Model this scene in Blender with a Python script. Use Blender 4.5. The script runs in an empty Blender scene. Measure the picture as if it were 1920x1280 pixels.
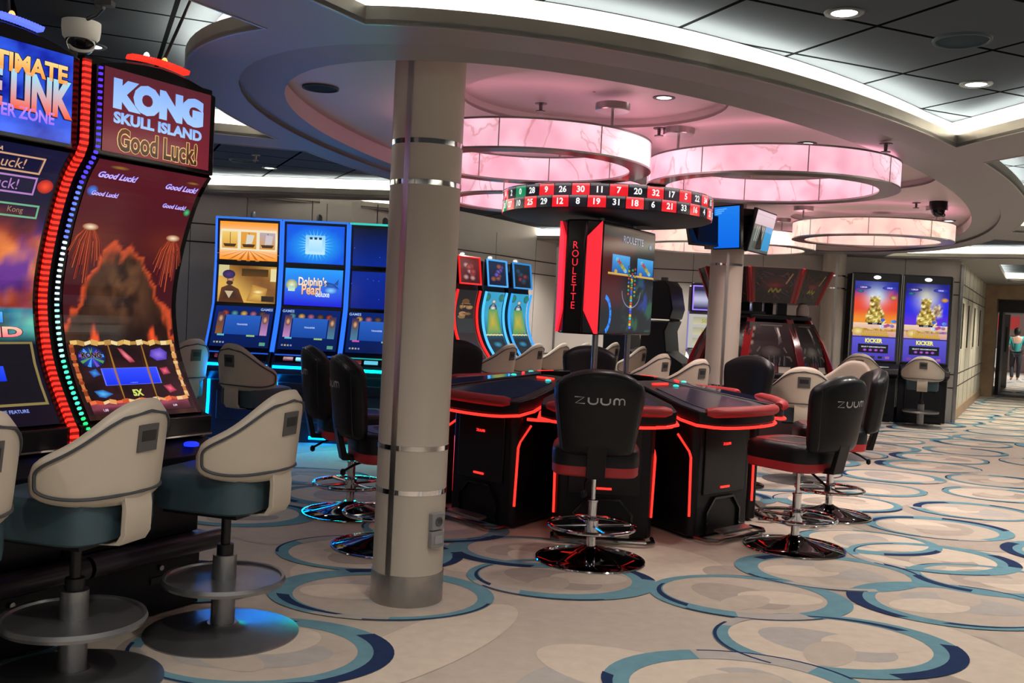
import bpy, bmesh, math, random
from mathutils import Vector, Matrix, noise as MN
import numpy as np
random.seed(7)
SC = bpy.context.scene
COL = SC.collection
PI = math.pi
# ------------------------------------------------------------------ camera
cd = bpy.data.cameras.new('camera'); cam = bpy.data.objects.new('camera', cd); COL.objects.link(cam)
cd.sensor_width = 36; cd.lens = 1850 / 1920 * 36; cd.clip_start = .05; cd.clip_end = 200
_p = -math.atan(60 / 1850.); _r = .05
_fw = Vector((0, math.cos(_p), math.sin(_p))); _x0 = Vector((1, 0, 0)); _y0 = _x0.cross(_fw)
_x = math.cos(_r) * _x0 + math.sin(_r) * _y0; _y = -math.sin(_r) * _x0 + math.cos(_r) * _y0
_m = Matrix((_x, _y, -_fw)).transposed().to_4x4(); _m.translation = Vector((0, 0, 1.5))
cam.matrix_world = _m
SC.camera = cam
# ------------------------------------------------------------------ world, exposure
W = bpy.data.worlds.new('world'); SC.world = W; W.use_nodes = True
W.node_tree.nodes['Background'].inputs[0].default_value = (.92, .95, 1, 1)
W.node_tree.nodes['Background'].inputs[1].default_value = .26
SC.view_settings.view_transform = 'Standard'; SC.view_settings.look = 'None'
SC.view_settings.exposure = 0.0; SC.view_settings.gamma = 1; SC.view_settings.use_curve_mapping = False
COVE = 17.0      # strength of the LED coves
SPOT = 62.0      # watts of one ceiling spot lamp
# ------------------------------------------------------------------ frames: the room's long axis runs 60.5 degrees from X
TH = math.radians(60.5)
E0 = Vector((2.08, 9.94, 0)); A1 = Vector((math.cos(TH), math.sin(TH), 0)); C1 = Vector((math.sin(TH), -math.cos(TH), 0))
def S(a, c, z=0): return E0 + A1 * a + C1 * c + Vector((0, 0, z))
ZS, ZR, ZT = 2.65, 2.77, 2.85   # soffit, pink recess, tiled ceiling
# spot lamps, for seen downlights and for added fill; most have no fitting
def spot(x, y, z, w=SPOT, col=(1, .93, .85), size=2.3, blend=.75, parent=None):
    l = bpy.data.lights.new('downlight_fill_lamp', 'SPOT'); l.energy = w; l.color = col; l.spot_size = size; l.spot_blend = blend
    l.shadow_soft_size = .06
    o = bpy.data.objects.new('downlight_fill_lamp', l); COL.objects.link(o); o.location = (x, y, z)
    return o
for x, y in [(.3, 3.2), (2.5, 3.2), (3.6, 4.3), (-.8, 2.1), (1.4, 2.1), (3.5, 6.5), (.3, 1), (2.5, 1), (-1.9, 1), (4.7, 5.4), (-.8, 0), (1.4, 0), (4.6, 7.6), (5.6, 9.4), (6.8, 11.6), (7.6, 13.8), (5.2, 14.6), (3.0, 14.6), (1.2, 14.2), (4.0, 6.9), (3.4, 5.4), (5.2, 11.0), (6.2, 9.0), (7.6, 11.4), (3.0, 8.2)]:
    spot(x, y, 2.82, SPOT * (1.35 if x > 2 else 1))  # unseen downlights carried on, plus spots added to brighten right and back
for x, y, w in [(1.0, 15.4, 110), (2.6, 15.7, 110), (4.4, 15.2, 120), (6.2, 14.4, 120), (-.3, 12.9, 95), (.8, 12.4, 85), (5.0, 13.2, 80)]: spot(x, y, 2.62 if x < 4 else 2.82, w)  # spots without fittings, added to brighten the far walls and machines
for x, y, w in [(2.3, 9.2, 70), (1.4, 8.6, 60), (3.2, 11.8, 90), (2.9, 9.9, 70), (4.6, 13.2, 70)]: spot(x, y, 2.75, w, (1, .80, .76))  # pinkish spots added to brighten what lies under the recess
# ------------------------------------------------------------------ colour + materials
def lin(h, k=1.0):
    if isinstance(h, str):
        h = h.lstrip('#'); h = [int(h[i:i + 2], 16) / 255 for i in (0, 2, 4)]
    return tuple(k * ((c / 12.92) if c <= .04045 else ((c + .055) / 1.055) ** 2.4) for c in h)
MATS = {}
def P(name, col, rough=.5, metal=0., emit=None, es=0., var=0., scale=8., spec=.5, bump=0., coat=0., trans=0.):
    if name in MATS: return MATS[name]
    m = bpy.data.materials.new(name); m.use_nodes = True; nt = m.node_tree; b = nt.nodes['Principled BSDF']
    c = lin(col) if isinstance(col, str) else col
    b.inputs['Base Color'].default_value = (*c, 1); b.inputs['Roughness'].default_value = rough; b.inputs['Metallic'].default_value = metal
    b.inputs['Specular IOR Level'].default_value = spec; b.inputs['Coat Weight'].default_value = coat
    b.inputs['Transmission Weight'].default_value = trans
    if emit is not None:
        e = lin(emit) if isinstance(emit, str) else emit
        b.inputs['Emission Color'].default_value = (*e, 1); b.inputs['Emission Strength'].default_value = es
    if var or bump:
        tc = nt.nodes.new('ShaderNodeTexCoord'); n = nt.nodes.new('ShaderNodeTexNoise'); n.inputs['Scale'].default_value = scale
        n.inputs['Detail'].default_value = 6
        nt.links.new(tc.outputs['Object'], n.inputs['Vector'])
        if var:
            r = nt.nodes.new('ShaderNodeMapRange'); r.inputs['To Min'].default_value = 1 - var; r.inputs['To Max'].default_value = 1 + var
            r.inputs['From Min'].default_value = .25; r.inputs['From Max'].default_value = .75
            nt.links.new(n.outputs['Fac'], r.inputs['Value'])
            mx = nt.nodes.new('ShaderNodeMix'); mx.data_type = 'RGBA'; mx.blend_type = 'MULTIPLY'; mx.inputs[0].default_value = 1
            mx.inputs[6].default_value = (*c, 1); nt.links.new(r.outputs['Result'], mx.inputs[7]); nt.links.new(mx.outputs[2], b.inputs['Base Color'])
        if bump:
            bp = nt.nodes.new('ShaderNodeBump'); bp.inputs['Strength'].default_value = bump; bp.inputs['Distance'].default_value = .01
            nt.links.new(n.outputs['Fac'], bp.inputs['Height']); nt.links.new(bp.outputs['Normal'], b.inputs['Normal'])
    MATS[name] = m
    return m
def LED(h, k=1.6): return P('led_%s_%d' % (h.strip('#'), k * 10), (.02, .02, .02), .3, emit=h, es=k)
def screen_mat():
    m = bpy.data.materials.new('screen_image'); m.use_nodes = True; nt = m.node_tree; b = nt.nodes['Principled BSDF']
    a = nt.nodes.new('ShaderNodeAttribute'); a.attribute_name = 'Col'
    b.inputs['Base Color'].default_value = (.004, .004, .005, 1); b.inputs['Roughness'].default_value = .12
    nt.links.new(a.outputs['Color'], b.inputs['Emission Color']); b.inputs['Emission Strength'].default_value = 1.0
    return m
SCREEN = screen_mat()
def print_mat():
    m = bpy.data.materials.new('printed_panel'); m.use_nodes = True; nt = m.node_tree; b = nt.nodes['Principled BSDF']
    a = nt.nodes.new('ShaderNodeAttribute'); a.attribute_name = 'Col'; b.inputs['Roughness'].default_value = .25
    nt.links.new(a.outputs['Color'], b.inputs['Base Color'])
    return m
PRINT = print_mat()
BLACK = P('black_plastic', (.009, .009, .011), .36, var=.15, scale=30, spec=.25)
GLOSSB = P('gloss_black', (.008, .008, .01), .12)
DARK = P('dark_grey_plastic', (.04, .042, .046), .4, var=.1, scale=20)
CHROME = P('chrome', (.72, .72, .74), .08, 1.0)
STEEL = P('brushed_steel', (.42, .41, .40), .32, 1.0, var=.12, scale=14)
GUN = P('gunmetal', (.34, .34, .345), .32, .85, var=.08, scale=12)
CREAM = P('cream_leather', (.60, .52, .415), .42, var=.05, scale=6, bump=.03)
CREAMP = P('piping_grey', (.06, .065, .075), .5, var=.1)
TEAL = P('teal_leather', (.045, .085, .105), .38, var=.12, scale=9, bump=.04)
BLKL = P('black_leather', (.009, .009, .0105), .38, var=.2, scale=12, bump=.05, spec=.28)
REDL = P('red_leather', (.48, .03, .034), .42, var=.1, scale=10, bump=.04)
REDG = P('red_gloss', (.28, .012, .016), .2, var=.1)
WHITE = P('white_paint', (.72, .70, .67), .5, var=.03)
WALLM = P('wall_panel', (.68, .63, .58), .45, var=.03, scale=2)
WALLC = P('wall_cream_panel', (.68, .63, .50), .45, var=.03, scale=2)
COLM = P('column_laminate', (.55, .49, .41), .38, var=.03, scale=3)
WOOD = P('light_wood', (.40, .27, .16), .45, var=.2, scale=5)
SOFF = P('soffit_paint', (.29, .275, .275), .5, var=.03, scale=1.5)
RECM = P('recess_paint', (.62, .50, .50), .5, var=.03, scale=1.5)
FASC = P('fascia_metal', (.36, .33, .28), .35, .5, var=.1, scale=3)
COVEM = P('cove_diffuser', (.8, .8, .76), .5, emit=(1, .93, .78), es=COVE)
LINE = P('joint_black', (.01, .01, .01), .4)
# ------------------------------------------------------------------ mesh helper
def link(o): COL.objects.link(o); return o
class MB:
    def __init__(s): s.v = []; s.f = []; s.m = []; s.mi = 0
    def add(s, vs, fs):
        n = len(s.v); s.v += [tuple(v) for v in vs]; s.f += [tuple(n + i for i in f) for f in fs]; s.m += [s.mi] * len(fs); return s
    def box(s, c, d, rz=0, rx=0, ry=0):
        x, y, z = d[0] / 2, d[1] / 2, d[2] / 2
        M = Matrix.Rotation(rz, 3, 'Z') @ Matrix.Rotation(ry, 3, 'Y') @ Matrix.Rotation(rx, 3, 'X')
        vs = [M @ Vector((a * x, b * y, e * z)) + Vector(c) for a in (-1, 1) for b in (-1, 1) for e in (-1, 1)]
        return s.add(vs, [(0, 1, 3, 2), (4, 6, 7, 5), (0, 4, 5, 1), (2, 3, 7, 6), (0, 2, 6, 4), (1, 5, 7, 3)])
    def prism(s, pts, fn0, fn1):
        n = len(pts); vs = [fn0(p) for p in pts] + [fn1(p) for p in pts]
        return s.add(vs, [tuple(range(n))[::-1], tuple(range(n, 2 * n))] + [(i, (i + 1) % n, n + (i + 1) % n, n + i) for i in range(n)])
    def prismx(s, yz, x0, x1): return s.prism(yz, lambda p: (x0, p[0], p[1]), lambda p: (x1, p[0], p[1]))
    def prismz(s, xy, z0, z1): return s.prism(xy, lambda p: (p[0], p[1], z0), lambda p: (p[0], p[1], z1))
    def prismy(s, xz, y0, y1): return s.prism(xz, lambda p: (p[0], y0, p[1]), lambda p: (p[0], y1, p[1]))
    def lathe(s, prof, c=(0, 0, 0), n=32, caps=True):
        vs = []; fs = []
        for r, z in prof:
            for k in range(n): vs.append((c[0] + r * math.cos(2 * PI * k / n), c[1] + r * math.sin(2 * PI * k / n), c[2] + z))
        for i in range(len(prof) - 1):
            for k in range(n): fs.append((i * n + k, i * n + (k + 1) % n, (i + 1) * n + (k + 1) % n, (i + 1) * n + k))
        if caps: fs.append(tuple(range(n))[::-1]); fs.append(tuple((len(prof) - 1) * n + k for k in range(n)))
        return s.add(vs, fs)
    def tube(s, path, r, n=8, closed=False, caps=True, flat=1.0):
        path = [Vector(p) for p in path]; N = len(path); vs = []; fs = []; prev = None
        for i, p in enumerate(path):
            t = (path[(i + 1) % N] - path[i - 1]) if closed else (path[min(i + 1, N - 1)] - path[max(i - 1, 0)])
            t.normalize()
            if prev is None:
                u = t.orthogonal().normalized() if abs(t.z) > .9 else t.cross(Vector((0, 0, 1))).normalized()
            else:
                u = (prev - t * prev.dot(t))
                u = u.normalized() if u.length > 1e-6 else t.orthogonal().normalized()
            prev = u; w = t.cross(u); rr = r[i] if isinstance(r, (list, tuple)) else r
            for k in range(n): vs.append(p + u * rr * math.cos(2 * PI * k / n) + w * rr * flat * math.sin(2 * PI * k / n))
        for i in range(N if closed else N - 1):
            j = (i + 1) % N
            for k in range(n): fs.append((i * n + k, i * n + (k + 1) % n, j * n + (k + 1) % n, j * n + k))
        if caps and not closed: fs.append(tuple(range(n))[::-1]); fs.append(tuple((N - 1) * n + k for k in range(n)))
        return s.add(vs, fs)
    def grid(s, fn, nu, nv, closeu=False):
        vs = [fn(i / (nu if closeu else nu - 1), j / (nv - 1)) for i in range(nu) for j in range(nv)]; fs = []
        for i in range(nu if closeu else nu - 1):
            for j in range(nv - 1):
                k = (i + 1) % nu; fs.append((i * nv + j, k * nv + j, k * nv + j + 1, i * nv + j + 1))
        return s.add(vs, fs)
    def torus(s, c, R, r, n=40, k=8): return s.tube([(c[0] + R * math.cos(2 * PI * i / n), c[1] + R * math.sin(2 * PI * i / n), c[2]) for i in range(n)], r, k, True)
    def build(s, name, mats, parent=None, bevel=0, seg=2, ang=35, smooth=True, fix=True):
        me = bpy.data.meshes.new(name); me.from_pydata(s.v, [], s.f); me.update()
        if not isinstance(mats, (list, tuple)): mats = [mats]
        for m in mats: me.materials.append(m)
        if len(mats) > 1: me.polygons.foreach_set('material_index', s.m)
        if fix:
            bm = bmesh.new(); bm.from_mesh(me); bmesh.ops.recalc_face_normals(bm, faces=bm.faces); bm.to_mesh(me); bm.free()
        if smooth:
            me.shade_smooth(); me.set_sharp_from_angle(angle=math.radians(ang))
        o = bpy.data.objects.new(name, me); link(o)
        if parent is not None: o.parent = parent
        if bevel:
            b = o.modifiers.new('Bevel', 'BEVEL'); b.width = bevel; b.segments = seg; b.limit_method = 'ANGLE'; b.angle_limit = math.radians(40)
        return o
def thing(name, label, cat, loc=(0, 0, 0), rz=0, group=None):
    o = bpy.data.objects.new(name, None); link(o); o.location = loc; o.rotation_euler = (0, 0, rz); o.empty_display_size = .1
    return tag(o, label, cat, group)
def tag(o, label, cat, group=None):
    o['label'] = label; o['category'] = cat
    if group: o['group'] = group
    return o
def struct(o): o['kind'] = 'structure'; return o
def dup(r, loc, rz, label, group=None):
    n = r.copy(); link(n); n.location = loc; n.rotation_euler = (0, 0, rz); n['label'] = label
    if group: n['group'] = group
    for ch in list(r.children):
        c = ch.copy(); link(c); c.parent = n
        for g in list(ch.children):
            d = g.copy(); link(d); d.parent = c
    return n
def crom(pts, n=6):
    pts = [np.array(p, float) for p in pts]; out = []
    for i in range(len(pts) - 1):
        a = pts[max(i - 1, 0)]; b = pts[i]; c = pts[i + 1]; d = pts[min(i + 2, len(pts) - 1)]
        for k in range(n):
            t = k / n
            out.append(.5 * ((2 * b) + (c - a) * t + (2 * a - 5 * b + 4 * c - d) * t * t + (3 * b - a - 3 * c + d) * t ** 3))
    out.append(pts[-1]); return [tuple(map(float, p)) for p in out]
# ------------------------------------------------------------------ lettering
_TX = {}
def text2d(s, bold=.0):
    k = (s, bold)
    if k in _TX: return _TX[k]
    cu = bpy.data.curves.new('t', 'FONT'); cu.body = s; cu.size = 1; cu.align_x = 'CENTER'; cu.align_y = 'CENTER'; cu.offset = bold; cu.resolution_u = 3
    o = bpy.data.objects.new('t', cu); link(o); dg = bpy.context.evaluated_depsgraph_get(); dg.update()
    me = bpy.data.meshes.new_from_object(o.evaluated_get(dg))
    v = [(p.co.x, p.co.y) for p in me.vertices]; f = [tuple(q.vertices) for q in me.polygons]
    bpy.data.objects.remove(o); bpy.data.curves.remove(cu); bpy.data.meshes.remove(me)
    xs = [p[0] for p in v]; ys = [p[1] for p in v]; cx = (min(xs) + max(xs)) / 2; cy = (min(ys) + max(ys)) / 2; h = max(ys) - min(ys)
    v = [((x - cx) / h, (y - cy) / h) for x, y in v]; w = (max(xs) - min(xs)) / h
    _TX[k] = (v, f, w); return _TX[k]
# ------------------------------------------------------------------ images shown on screens and printed panels (real facets with their own colours)
def mixc(a, b, t): return tuple(x + (y - x) * t for x, y in zip(a, b))
class Art:
    def __init__(s, mp, w, h): s.mp = mp; s.w = w; s.h = h; s.v = []; s.f = []; s.c = []
    def _add(s, vs, fs, cs):
        n = len(s.v); s.v += vs; s.f += [tuple(n + i for i in f) for f in fs]; s.c += cs
    def L(s, l): return .0006 + .0009 * l
    def field(s, fn, nu=8, nv=12, u0=0, v0=0, u1=1, v1=1, l=0):
        vs = []; cs = []; fs = []
        for i in range(nu + 1):
            for j in range(nv + 1):
                u = u0 + (u1 - u0) * i / nu; v = v0 + (v1 - v0) * j / nv
                vs.append(s.mp(u, v, s.L(l))); cs.append(fn(i / nu, j / nv))
        for i in range(nu):
            for j in range(nv):
                a = i * (nv + 1) + j; fs.append((a, a + nv + 1, a + nv + 2, a + 1))
        s._add(vs, fs, cs)
    def rect(s, u0, v0, u1, v1, c, c2=None, l=1):
        c = lin(c) if isinstance(c, str) else c; c2 = c if c2 is None else (lin(c2) if isinstance(c2, str) else c2)
        s.field(lambda u, v: mixc(c, c2, v), 1, max(1, int(abs(v1 - v0) * 14)), u0, v0, u1, v1, l)
    def frame(s, u0, v0, u1, v1, t, c, l=2):
        tu = t / s.w; tv = t / s.h
        s.rect(u0, v0, u1, v0 + tv, c, l=l); s.rect(u0, v1 - tv, u1, v1, c, l=l); s.rect(u0, v0, u0 + tu, v1, c, l=l); s.rect(u1 - tu, v0, u1, v1, c, l=l)
    def ell(s, u, v, ru, rv, c, c2=None, l=1, n=20):
        c = lin(c) if isinstance(c, str) else c; c2 = c if c2 is None else (lin(c2) if isinstance(c2, str) else c2)
        vs = [s.mp(u, v, s.L(l))]; cs = [c]
        for R, q in ((.5, mixc(c, c2, .5)), (1, c2)):
            for k in range(n):
                vs.append(s.mp(u + R * ru * math.cos(2 * PI * k / n), v + R * rv * math.sin(2 * PI * k / n), s.L(l))); cs.append(q)
        fs = [(0, 1 + k, 1 + (k + 1) % n) for k in range(n)] + [(1 + k, 1 + n + k, 1 + n + (k + 1) % n, 1 + (k + 1) % n) for k in range(n)]
        s._add(vs, fs, cs)
    def poly(s, pts, c, c2=None, l=1):
        c = lin(c) if isinstance(c, str) else c; c2 = c if c2 is None else (lin(c2) if isinstance(c2, str) else c2)
        mu = sum(p[0] for p in pts) / len(pts); mv = sum(p[1] for p in pts) / len(pts); n = len(pts)
        s._add([s.mp(mu, mv, s.L(l))] + [s.mp(u, v, s.L(l)) for u, v in pts], [(0, 1 + k, 1 + (k + 1) % n) for k in range(n)], [c] + [c2] * n)
    def line(s, pts, t, c, l=2):
        for (a, b), (d, e) in zip(pts, pts[1:]):
            x = (d - a) * s.w; y = (e - b) * s.h; q = math.hypot(x, y) or 1; nx = -y / q * t / 2 / s.w; ny = x / q * t / 2 / s.h
            s.poly([(a + nx, b + ny), (a - nx, b - ny), (d - nx, e - ny), (d + nx, e + ny)], c, l=l)
    def text(s, t, u, v, h, c, c2=None, wmax=None, l=3, bold=.02, slant=0., rise=0., edge=None):
        vs, fs, w = text2d(t, bold); k = 1.0
        sx = h
        if wmax: sx = wmax / w
        if edge:
            s.text(t, u, v, h * 1.06, edge, wmax=(wmax or w * h) * 1.02, l=l - .5, bold=bold + .035, slant=slant, rise=rise)
        c = lin(c) if isinstance(c, str) else c; c2 = c if c2 is None else (lin(c2) if isinstance(c2, str) else c2)
        P_ = []; cs = []
        for x, y in vs:
            X = x * sx + y * h * slant
            P_.append(s.mp(u + X / s.w, v + (y * h + X * rise) / s.h, s.L(l))); cs.append(mixc(c, c2, y + .5))
        s._add(P_, fs, cs)
    def build(s, name, parent, mat=None):
        me = bpy.data.meshes.new(name); me.from_pydata([tuple(v) for v in s.v], [], s.f); me.update(); me.materials.append(mat or SCREEN)
        at = me.color_attributes.new('Col', 'FLOAT_COLOR', 'POINT')
        at.data.foreach_set('color', [x for c in s.c for x in (*c, 1.0)])
        o = bpy.data.objects.new(name, me); link(o); o.parent = parent; return o
def flat_map(o, ux, vy):      # o = lower-left corner, ux / vy = full edge vectors; the image faces ux x vy
    o = Vector(o); ux = Vector(ux); vy = Vector(vy); n = ux.cross(vy).normalized()
    return (lambda u, v, off=0: o + ux * u + vy * v + n * off), ux.length, vy.length
def curve_map(x0, x1, pts):   # pts = (y, z) from bottom to top; front is -y
    P_ = np.array(pts, float); d = np.r_[0, np.cumsum(np.hypot(*np.diff(P_, axis=0).T))]; Lh = d[-1]
    def mp(u, v, off=0):
        q = v * Lh; y = np.interp(q, d, P_[:, 0]); z = np.interp(q, d, P_[:, 1]); e = Lh * .02
        y1 = np.interp(min(q + e, Lh), d, P_[:, 0]); z1 = np.interp(min(q + e, Lh), d, P_[:, 1]); y2 = np.interp(max(q - e, 0), d, P_[:, 0]); z2 = np.interp(max(q - e, 0), d, P_[:, 1])
        t = Vector((0, y1 - y2, z1 - z2)).normalized(); n = Vector((0, -t.z, t.y))
        return Vector((x0 + (x1 - x0) * u, y, z)) + n * off
    return mp, x1 - x0, Lh
def ribbon(mb, mp, u0, u1, o0, o1, v0=0, v1=1, n=16):  # a strip that follows a curved front
    for i in range(n):
        a = v0 + (v1 - v0) * i / n; b = v0 + (v1 - v0) * (i + 1) / n
        q = [mp(u0, a, o0), mp(u1, a, o0), mp(u1, a, o1), mp(u0, a, o1), mp(u0, b, o0), mp(u1, b, o0), mp(u1, b, o1), mp(u0, b, o1)]
        mb.add(q, [(0, 3, 2, 1), (4, 5, 6, 7), (0, 1, 5, 4), (1, 2, 6, 5), (2, 3, 7, 6), (3, 0, 4, 7)])
# ================================================================== FLOOR: carpet with woven rings
def carpet(name, col, var=.07):
    return P('carpet_' + name, col, .95, var=var, scale=14, spec=.1, bump=.25)
CB = [carpet('beige', '#c0b2a4'), carpet('light', '#d2c3b2'), carpet('taupe', '#aea196'), carpet('teal', '#6c95a2', .1), carpet('navy', '#27375a', .1), carpet('mist', '#b3aca6')]
fl = MB()
fl.add([(-14, -6, 0), (24, -6, 0), (24, 42, 0), (-14, 42, 0)], [(0, 1, 2, 3)])
def blob(cx, cy, rx, ry, rot, z, mi, n=40):
    fl.mi = mi; cr, sr = math.cos(rot), math.sin(rot)
    fl.add([(cx + rx * math.cos(t) * cr - ry * math.sin(t) * sr, cy + rx * math.cos(t) * sr + ry * math.sin(t) * cr, z) for t in [2 * PI * k / n for k in range(n)]], [tuple(range(n))])
def arc(cx, cy, ro, off, ri, a0, a1, z, mi, n=None):      # part of the band between circle ro and the shifted inner circle ri
    n = n or max(4, int((a1 - a0) * 10)); fl.mi = mi; vs = []
    for k in range(n + 1):
        t = a0 + (a1 - a0) * k / n
        vs.append((cx + ro * math.cos(t), cy + ro * math.sin(t), z)); vs.append((cx + off[0] + ri * math.cos(t), cy + off[1] + ri * math.sin(t), z))
    fl.add(vs, [(2 * k, 2 * k + 2, 2 * k + 3, 2 * k + 1) for k in range(n)])
RINGS = [(1.606, 4.614, .585), (1.365, 5.34, .55), (2.5, 5.38, .57), (2.84, 6.46, .55), (1.99, 5.97, .56), (2.97, 5.95, .5), (1.0, 4.0, .56), (.345, 5.51, .535), (-.61, 5.06, .585), (-.79, 5.88, .56), (-1.0, 4.15, .56), (3.31, 7.47, .55), (2.55, 6.85, .5), (.16, 6.1, .5), (-.45, 6.6, .5)]
rg = random.Random(3)
for j in range(0, 44):
    for i in range(-14, 24):
        y = 2.6 + j * .82; x = (i + .5 * (j % 2)) * 1.14 + rg.uniform(-.1, .1); y += rg.uniform(-.08, .08)
        if abs(x) > y * .6 + .8 or x < -3.2: continue
        if any(math.hypot(x - r[0], (y - r[1]) / .78) < 1.02 for r in RINGS): continue
        if -.4 < x < 1.2 and 3 < y < 5.2: continue
        if y > 9 and x < .3 * y - 2: continue
        RINGS.append((x, y, rg.uniform(.5, .57)))
KY = .77       # the woven rings are ovals
for k in range(90):
    x = rg.uniform(-2.5, 6); y = rg.uniform(3, 15)
    blob(x, y, rg.uniform(.35, .8), rg.uniform(.2, .45), rg.uniform(0, 3), .0004 + .00002 * k, rg.choice([1, 2, 5, 1, 0]))
for q, (x, y, r) in enumerate(RINGS):
    n0 = len(fl.v)
    z = .0026 + (q % 5) * .00012; a = rg.uniform(0, 6.28)
    ox, oy = .045 * math.cos(a), .045 * math.sin(a); ri = r * .81
    blob(x, y, r * .98, r * .98, 0, z, 1 if q % 3 == 0 else 0)
    blob(x + .1 * r * math.cos(a + 1), y + .14 * r * math.sin(a + 1), r * .6, r * .38, a, z + .0007, 2 if q % 2 else 5, 28)
    blob(x - .3 * r * math.cos(a + 1), y - .3 * r * math.sin(a + 1), r * .42, r * .3, a + 1, z + .0009, 1, 24)
    blob(x + .2 * r * math.cos(a), y + .35 * r * math.sin(a + 2), r * .4, r * .2, a + 2, z + .0011, 0, 24)
    z += .0016
    arc(x, y, r, (ox, oy), ri, 0, 2 * PI, z, 3, 48)
    s0 = rg.uniform(0, 6.28); arc(x, y, r, (ox, oy), ri, s0, s0 + rg.uniform(.5, 1.1), z + .0004, 5)
    s1 = s0 + rg.uniform(2, 3.5); arc(x, y, r * 1.01, (ox * 1.0, oy), r * .93, s1, s1 + rg.uniform(.8, 1.6), z + .0005, 4)
    s2 = s1 + rg.uniform(1.5, 3); arc(x, y, r * .92, (ox * .8, oy * .8), r * .835, s2, s2 + rg.uniform(.7, 1.3), z + .0005, 4)
    s3 = s2 + rg.uniform(1, 2); arc(x, y, r * .995, (0, 0), r * .965, s3, s3 + 1.4, z + .0006, 4)
    fl.v[n0:] = [(vx, y + (vy - y) * KY, vz) for vx, vy, vz in fl.v[n0:]]
struct(fl.build('floor', CB, smooth=False, fix=False))
# ================================================================== CEILING
def tile_mat():
    m = bpy.data.materials.new('ceiling_tiles'); m.use_nodes = True; nt = m.node_tree; b = nt.nodes['Principled BSDF']
    g = nt.nodes.new('ShaderNodeNewGeometry'); mp = nt.nodes.new('ShaderNodeMapping'); mp.vector_type = 'POINT'
    # tile axes run 24 degrees off X; origin on a crossing
    o = Vector((1.34, 4.99)); a = math.radians(-23.5)
    nt.links.new(g.outputs['Position'], mp.inputs[0]); mp.inputs['Rotation'].default_value = (0, 0, a)
    ox = o.x * math.cos(a) - o.y * math.sin(a); oy = o.x * math.sin(a) + o.y * math.cos(a)
    mp.inputs['Location'].default_value = (-ox + .717 * 40, -oy + .565 * 40, 0)
    sp = nt.nodes.new('ShaderNodeSeparateXYZ'); nt.links.new(mp.outputs[0], sp.inputs[0]); outs = []
    def mth(op, x, v):
        n = nt.nodes.new('ShaderNodeMath'); n.operation = op
        if x is not None: nt.links.new(x, n.inputs[0])
        if isinstance(v, float): n.inputs[1].default_value = v
        else: nt.links.new(v, n.inputs[1])
        return n.outputs[0]
    for k, s in (('X', .717), ('Y', .565)):
        f = mth('FRACT', mth('DIVIDE', sp.outputs[k], s), 0.0); f2 = mth('SUBTRACT', f, .5); ab = nt.nodes.new('ShaderNodeMath'); ab.operation = 'ABSOLUTE'; nt.links.new(f2, ab.inputs[0])
        outs.append(mth('GREATER_THAN', ab.outputs[0], .5 - .012 / s))
    mxx = mth('MAXIMUM', outs[0], outs[1])
    no = nt.nodes.new('ShaderNodeTexNoise'); no.inputs['Scale'].default_value = 1.2; nt.links.new(g.outputs['Position'], no.inputs['Vector'])
    cr = nt.nodes.new('ShaderNodeValToRGB'); cr.color_ramp.elements[0].color = (.088, .106, .126, 1); cr.color_ramp.elements[1].color = (.104, .122, .142, 1)
    nt.links.new(no.outputs['Fac'], cr.inputs[0])
    mx = nt.nodes.new('ShaderNodeMix'); mx.data_type = 'RGBA'; nt.links.new(mxx, mx.inputs[0]); nt.links.new(cr.outputs[0], mx.inputs[6]); mx.inputs[7].default_value = (.006, .007, .008, 1)
    nt.links.new(mx.outputs[2], b.inputs['Base Color']); b.inputs['Roughness'].default_value = .7; b.inputs['Specular IOR Level'].default_value = 0
    return m
TILE = tile_mat()
c_ = MB(); c_.box((5, 18, ZT + .05), (40, 52, .1)); struct(c_.build('ceiling', TILE, smooth=False))
def ell(a, c, n=96, t0=0, t1=360):
    return [(a * math.cos(math.radians(t0 + (t1 - t0) * k / (n if t1 - t0 == 360 else n - 1))), c * math.sin(math.radians(t0 + (t1 - t0) * k / (n if t1 - t0 == 360 else n - 1)))) for k in range(n)]
OUT = (6.52, 2.68); STEP = (6.2, 2.45); LIP = (5.93, 2.19)
COFF = [
    ell(*OUT, 28, 169.9, 116.9) + [(-6.2, 5.2), (-12.5, 5.2), (-12.5, .47)],
    ell(*OUT, 24, 180, 228.9) + [(-6.8, -4.5), (-12.5, -4.5), (-12.5, -.01)],
    ell(*OUT, 16, 234.7, 261) + [(-1.0, -3.4), (-1.75, -5.4), (-6.9, -5.2)],
    ell(*OUT, 16, 265, 300) + [(4.6, -3.2), (4.5, -5.2), (.2, -4.3), (-1.2, -5.2), (-.65, -3.4)],
    ell(*OUT, 22, 110.6, 65) + [(3.6, 4.5), (-4.3, 4.5)],
    ell(*OUT, 18, 55, 14) + [(7.3, .3), (7.15, 2.4), (7.1, 4.5), (5.4, 4.5)],
    [(8.53, 1.95), (14.5, 1.8), (14.3, 3.3), (8.5, 3.3)],
]
def area(p): return sum(a[0] * b[1] - b[0] * a[1] for a, b in zip(p, p[1:] + p[:1])) / 2
COFF = [p if area(p) > 0 else p[::-1] for p in COFF]
def offset(p, d):     # outward for counter-clockwise outlines
    out = []; n = len(p)
    for i in range(n):
        a, b, c = Vector(p[i - 1]), Vector(p[i]), Vector(p[(i + 1) % n])
        e, f = (b - a).normalized(), (c - b).normalized(); n1 = Vector((e.y, -e.x)); n2 = Vector((f.y, -f.x)); h = n1 + n2
        h = h / max(h.dot(h) / 2, .5) if h.length > 1e-6 else n1
        out.append(tuple(b + h * d))
    return out
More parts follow.
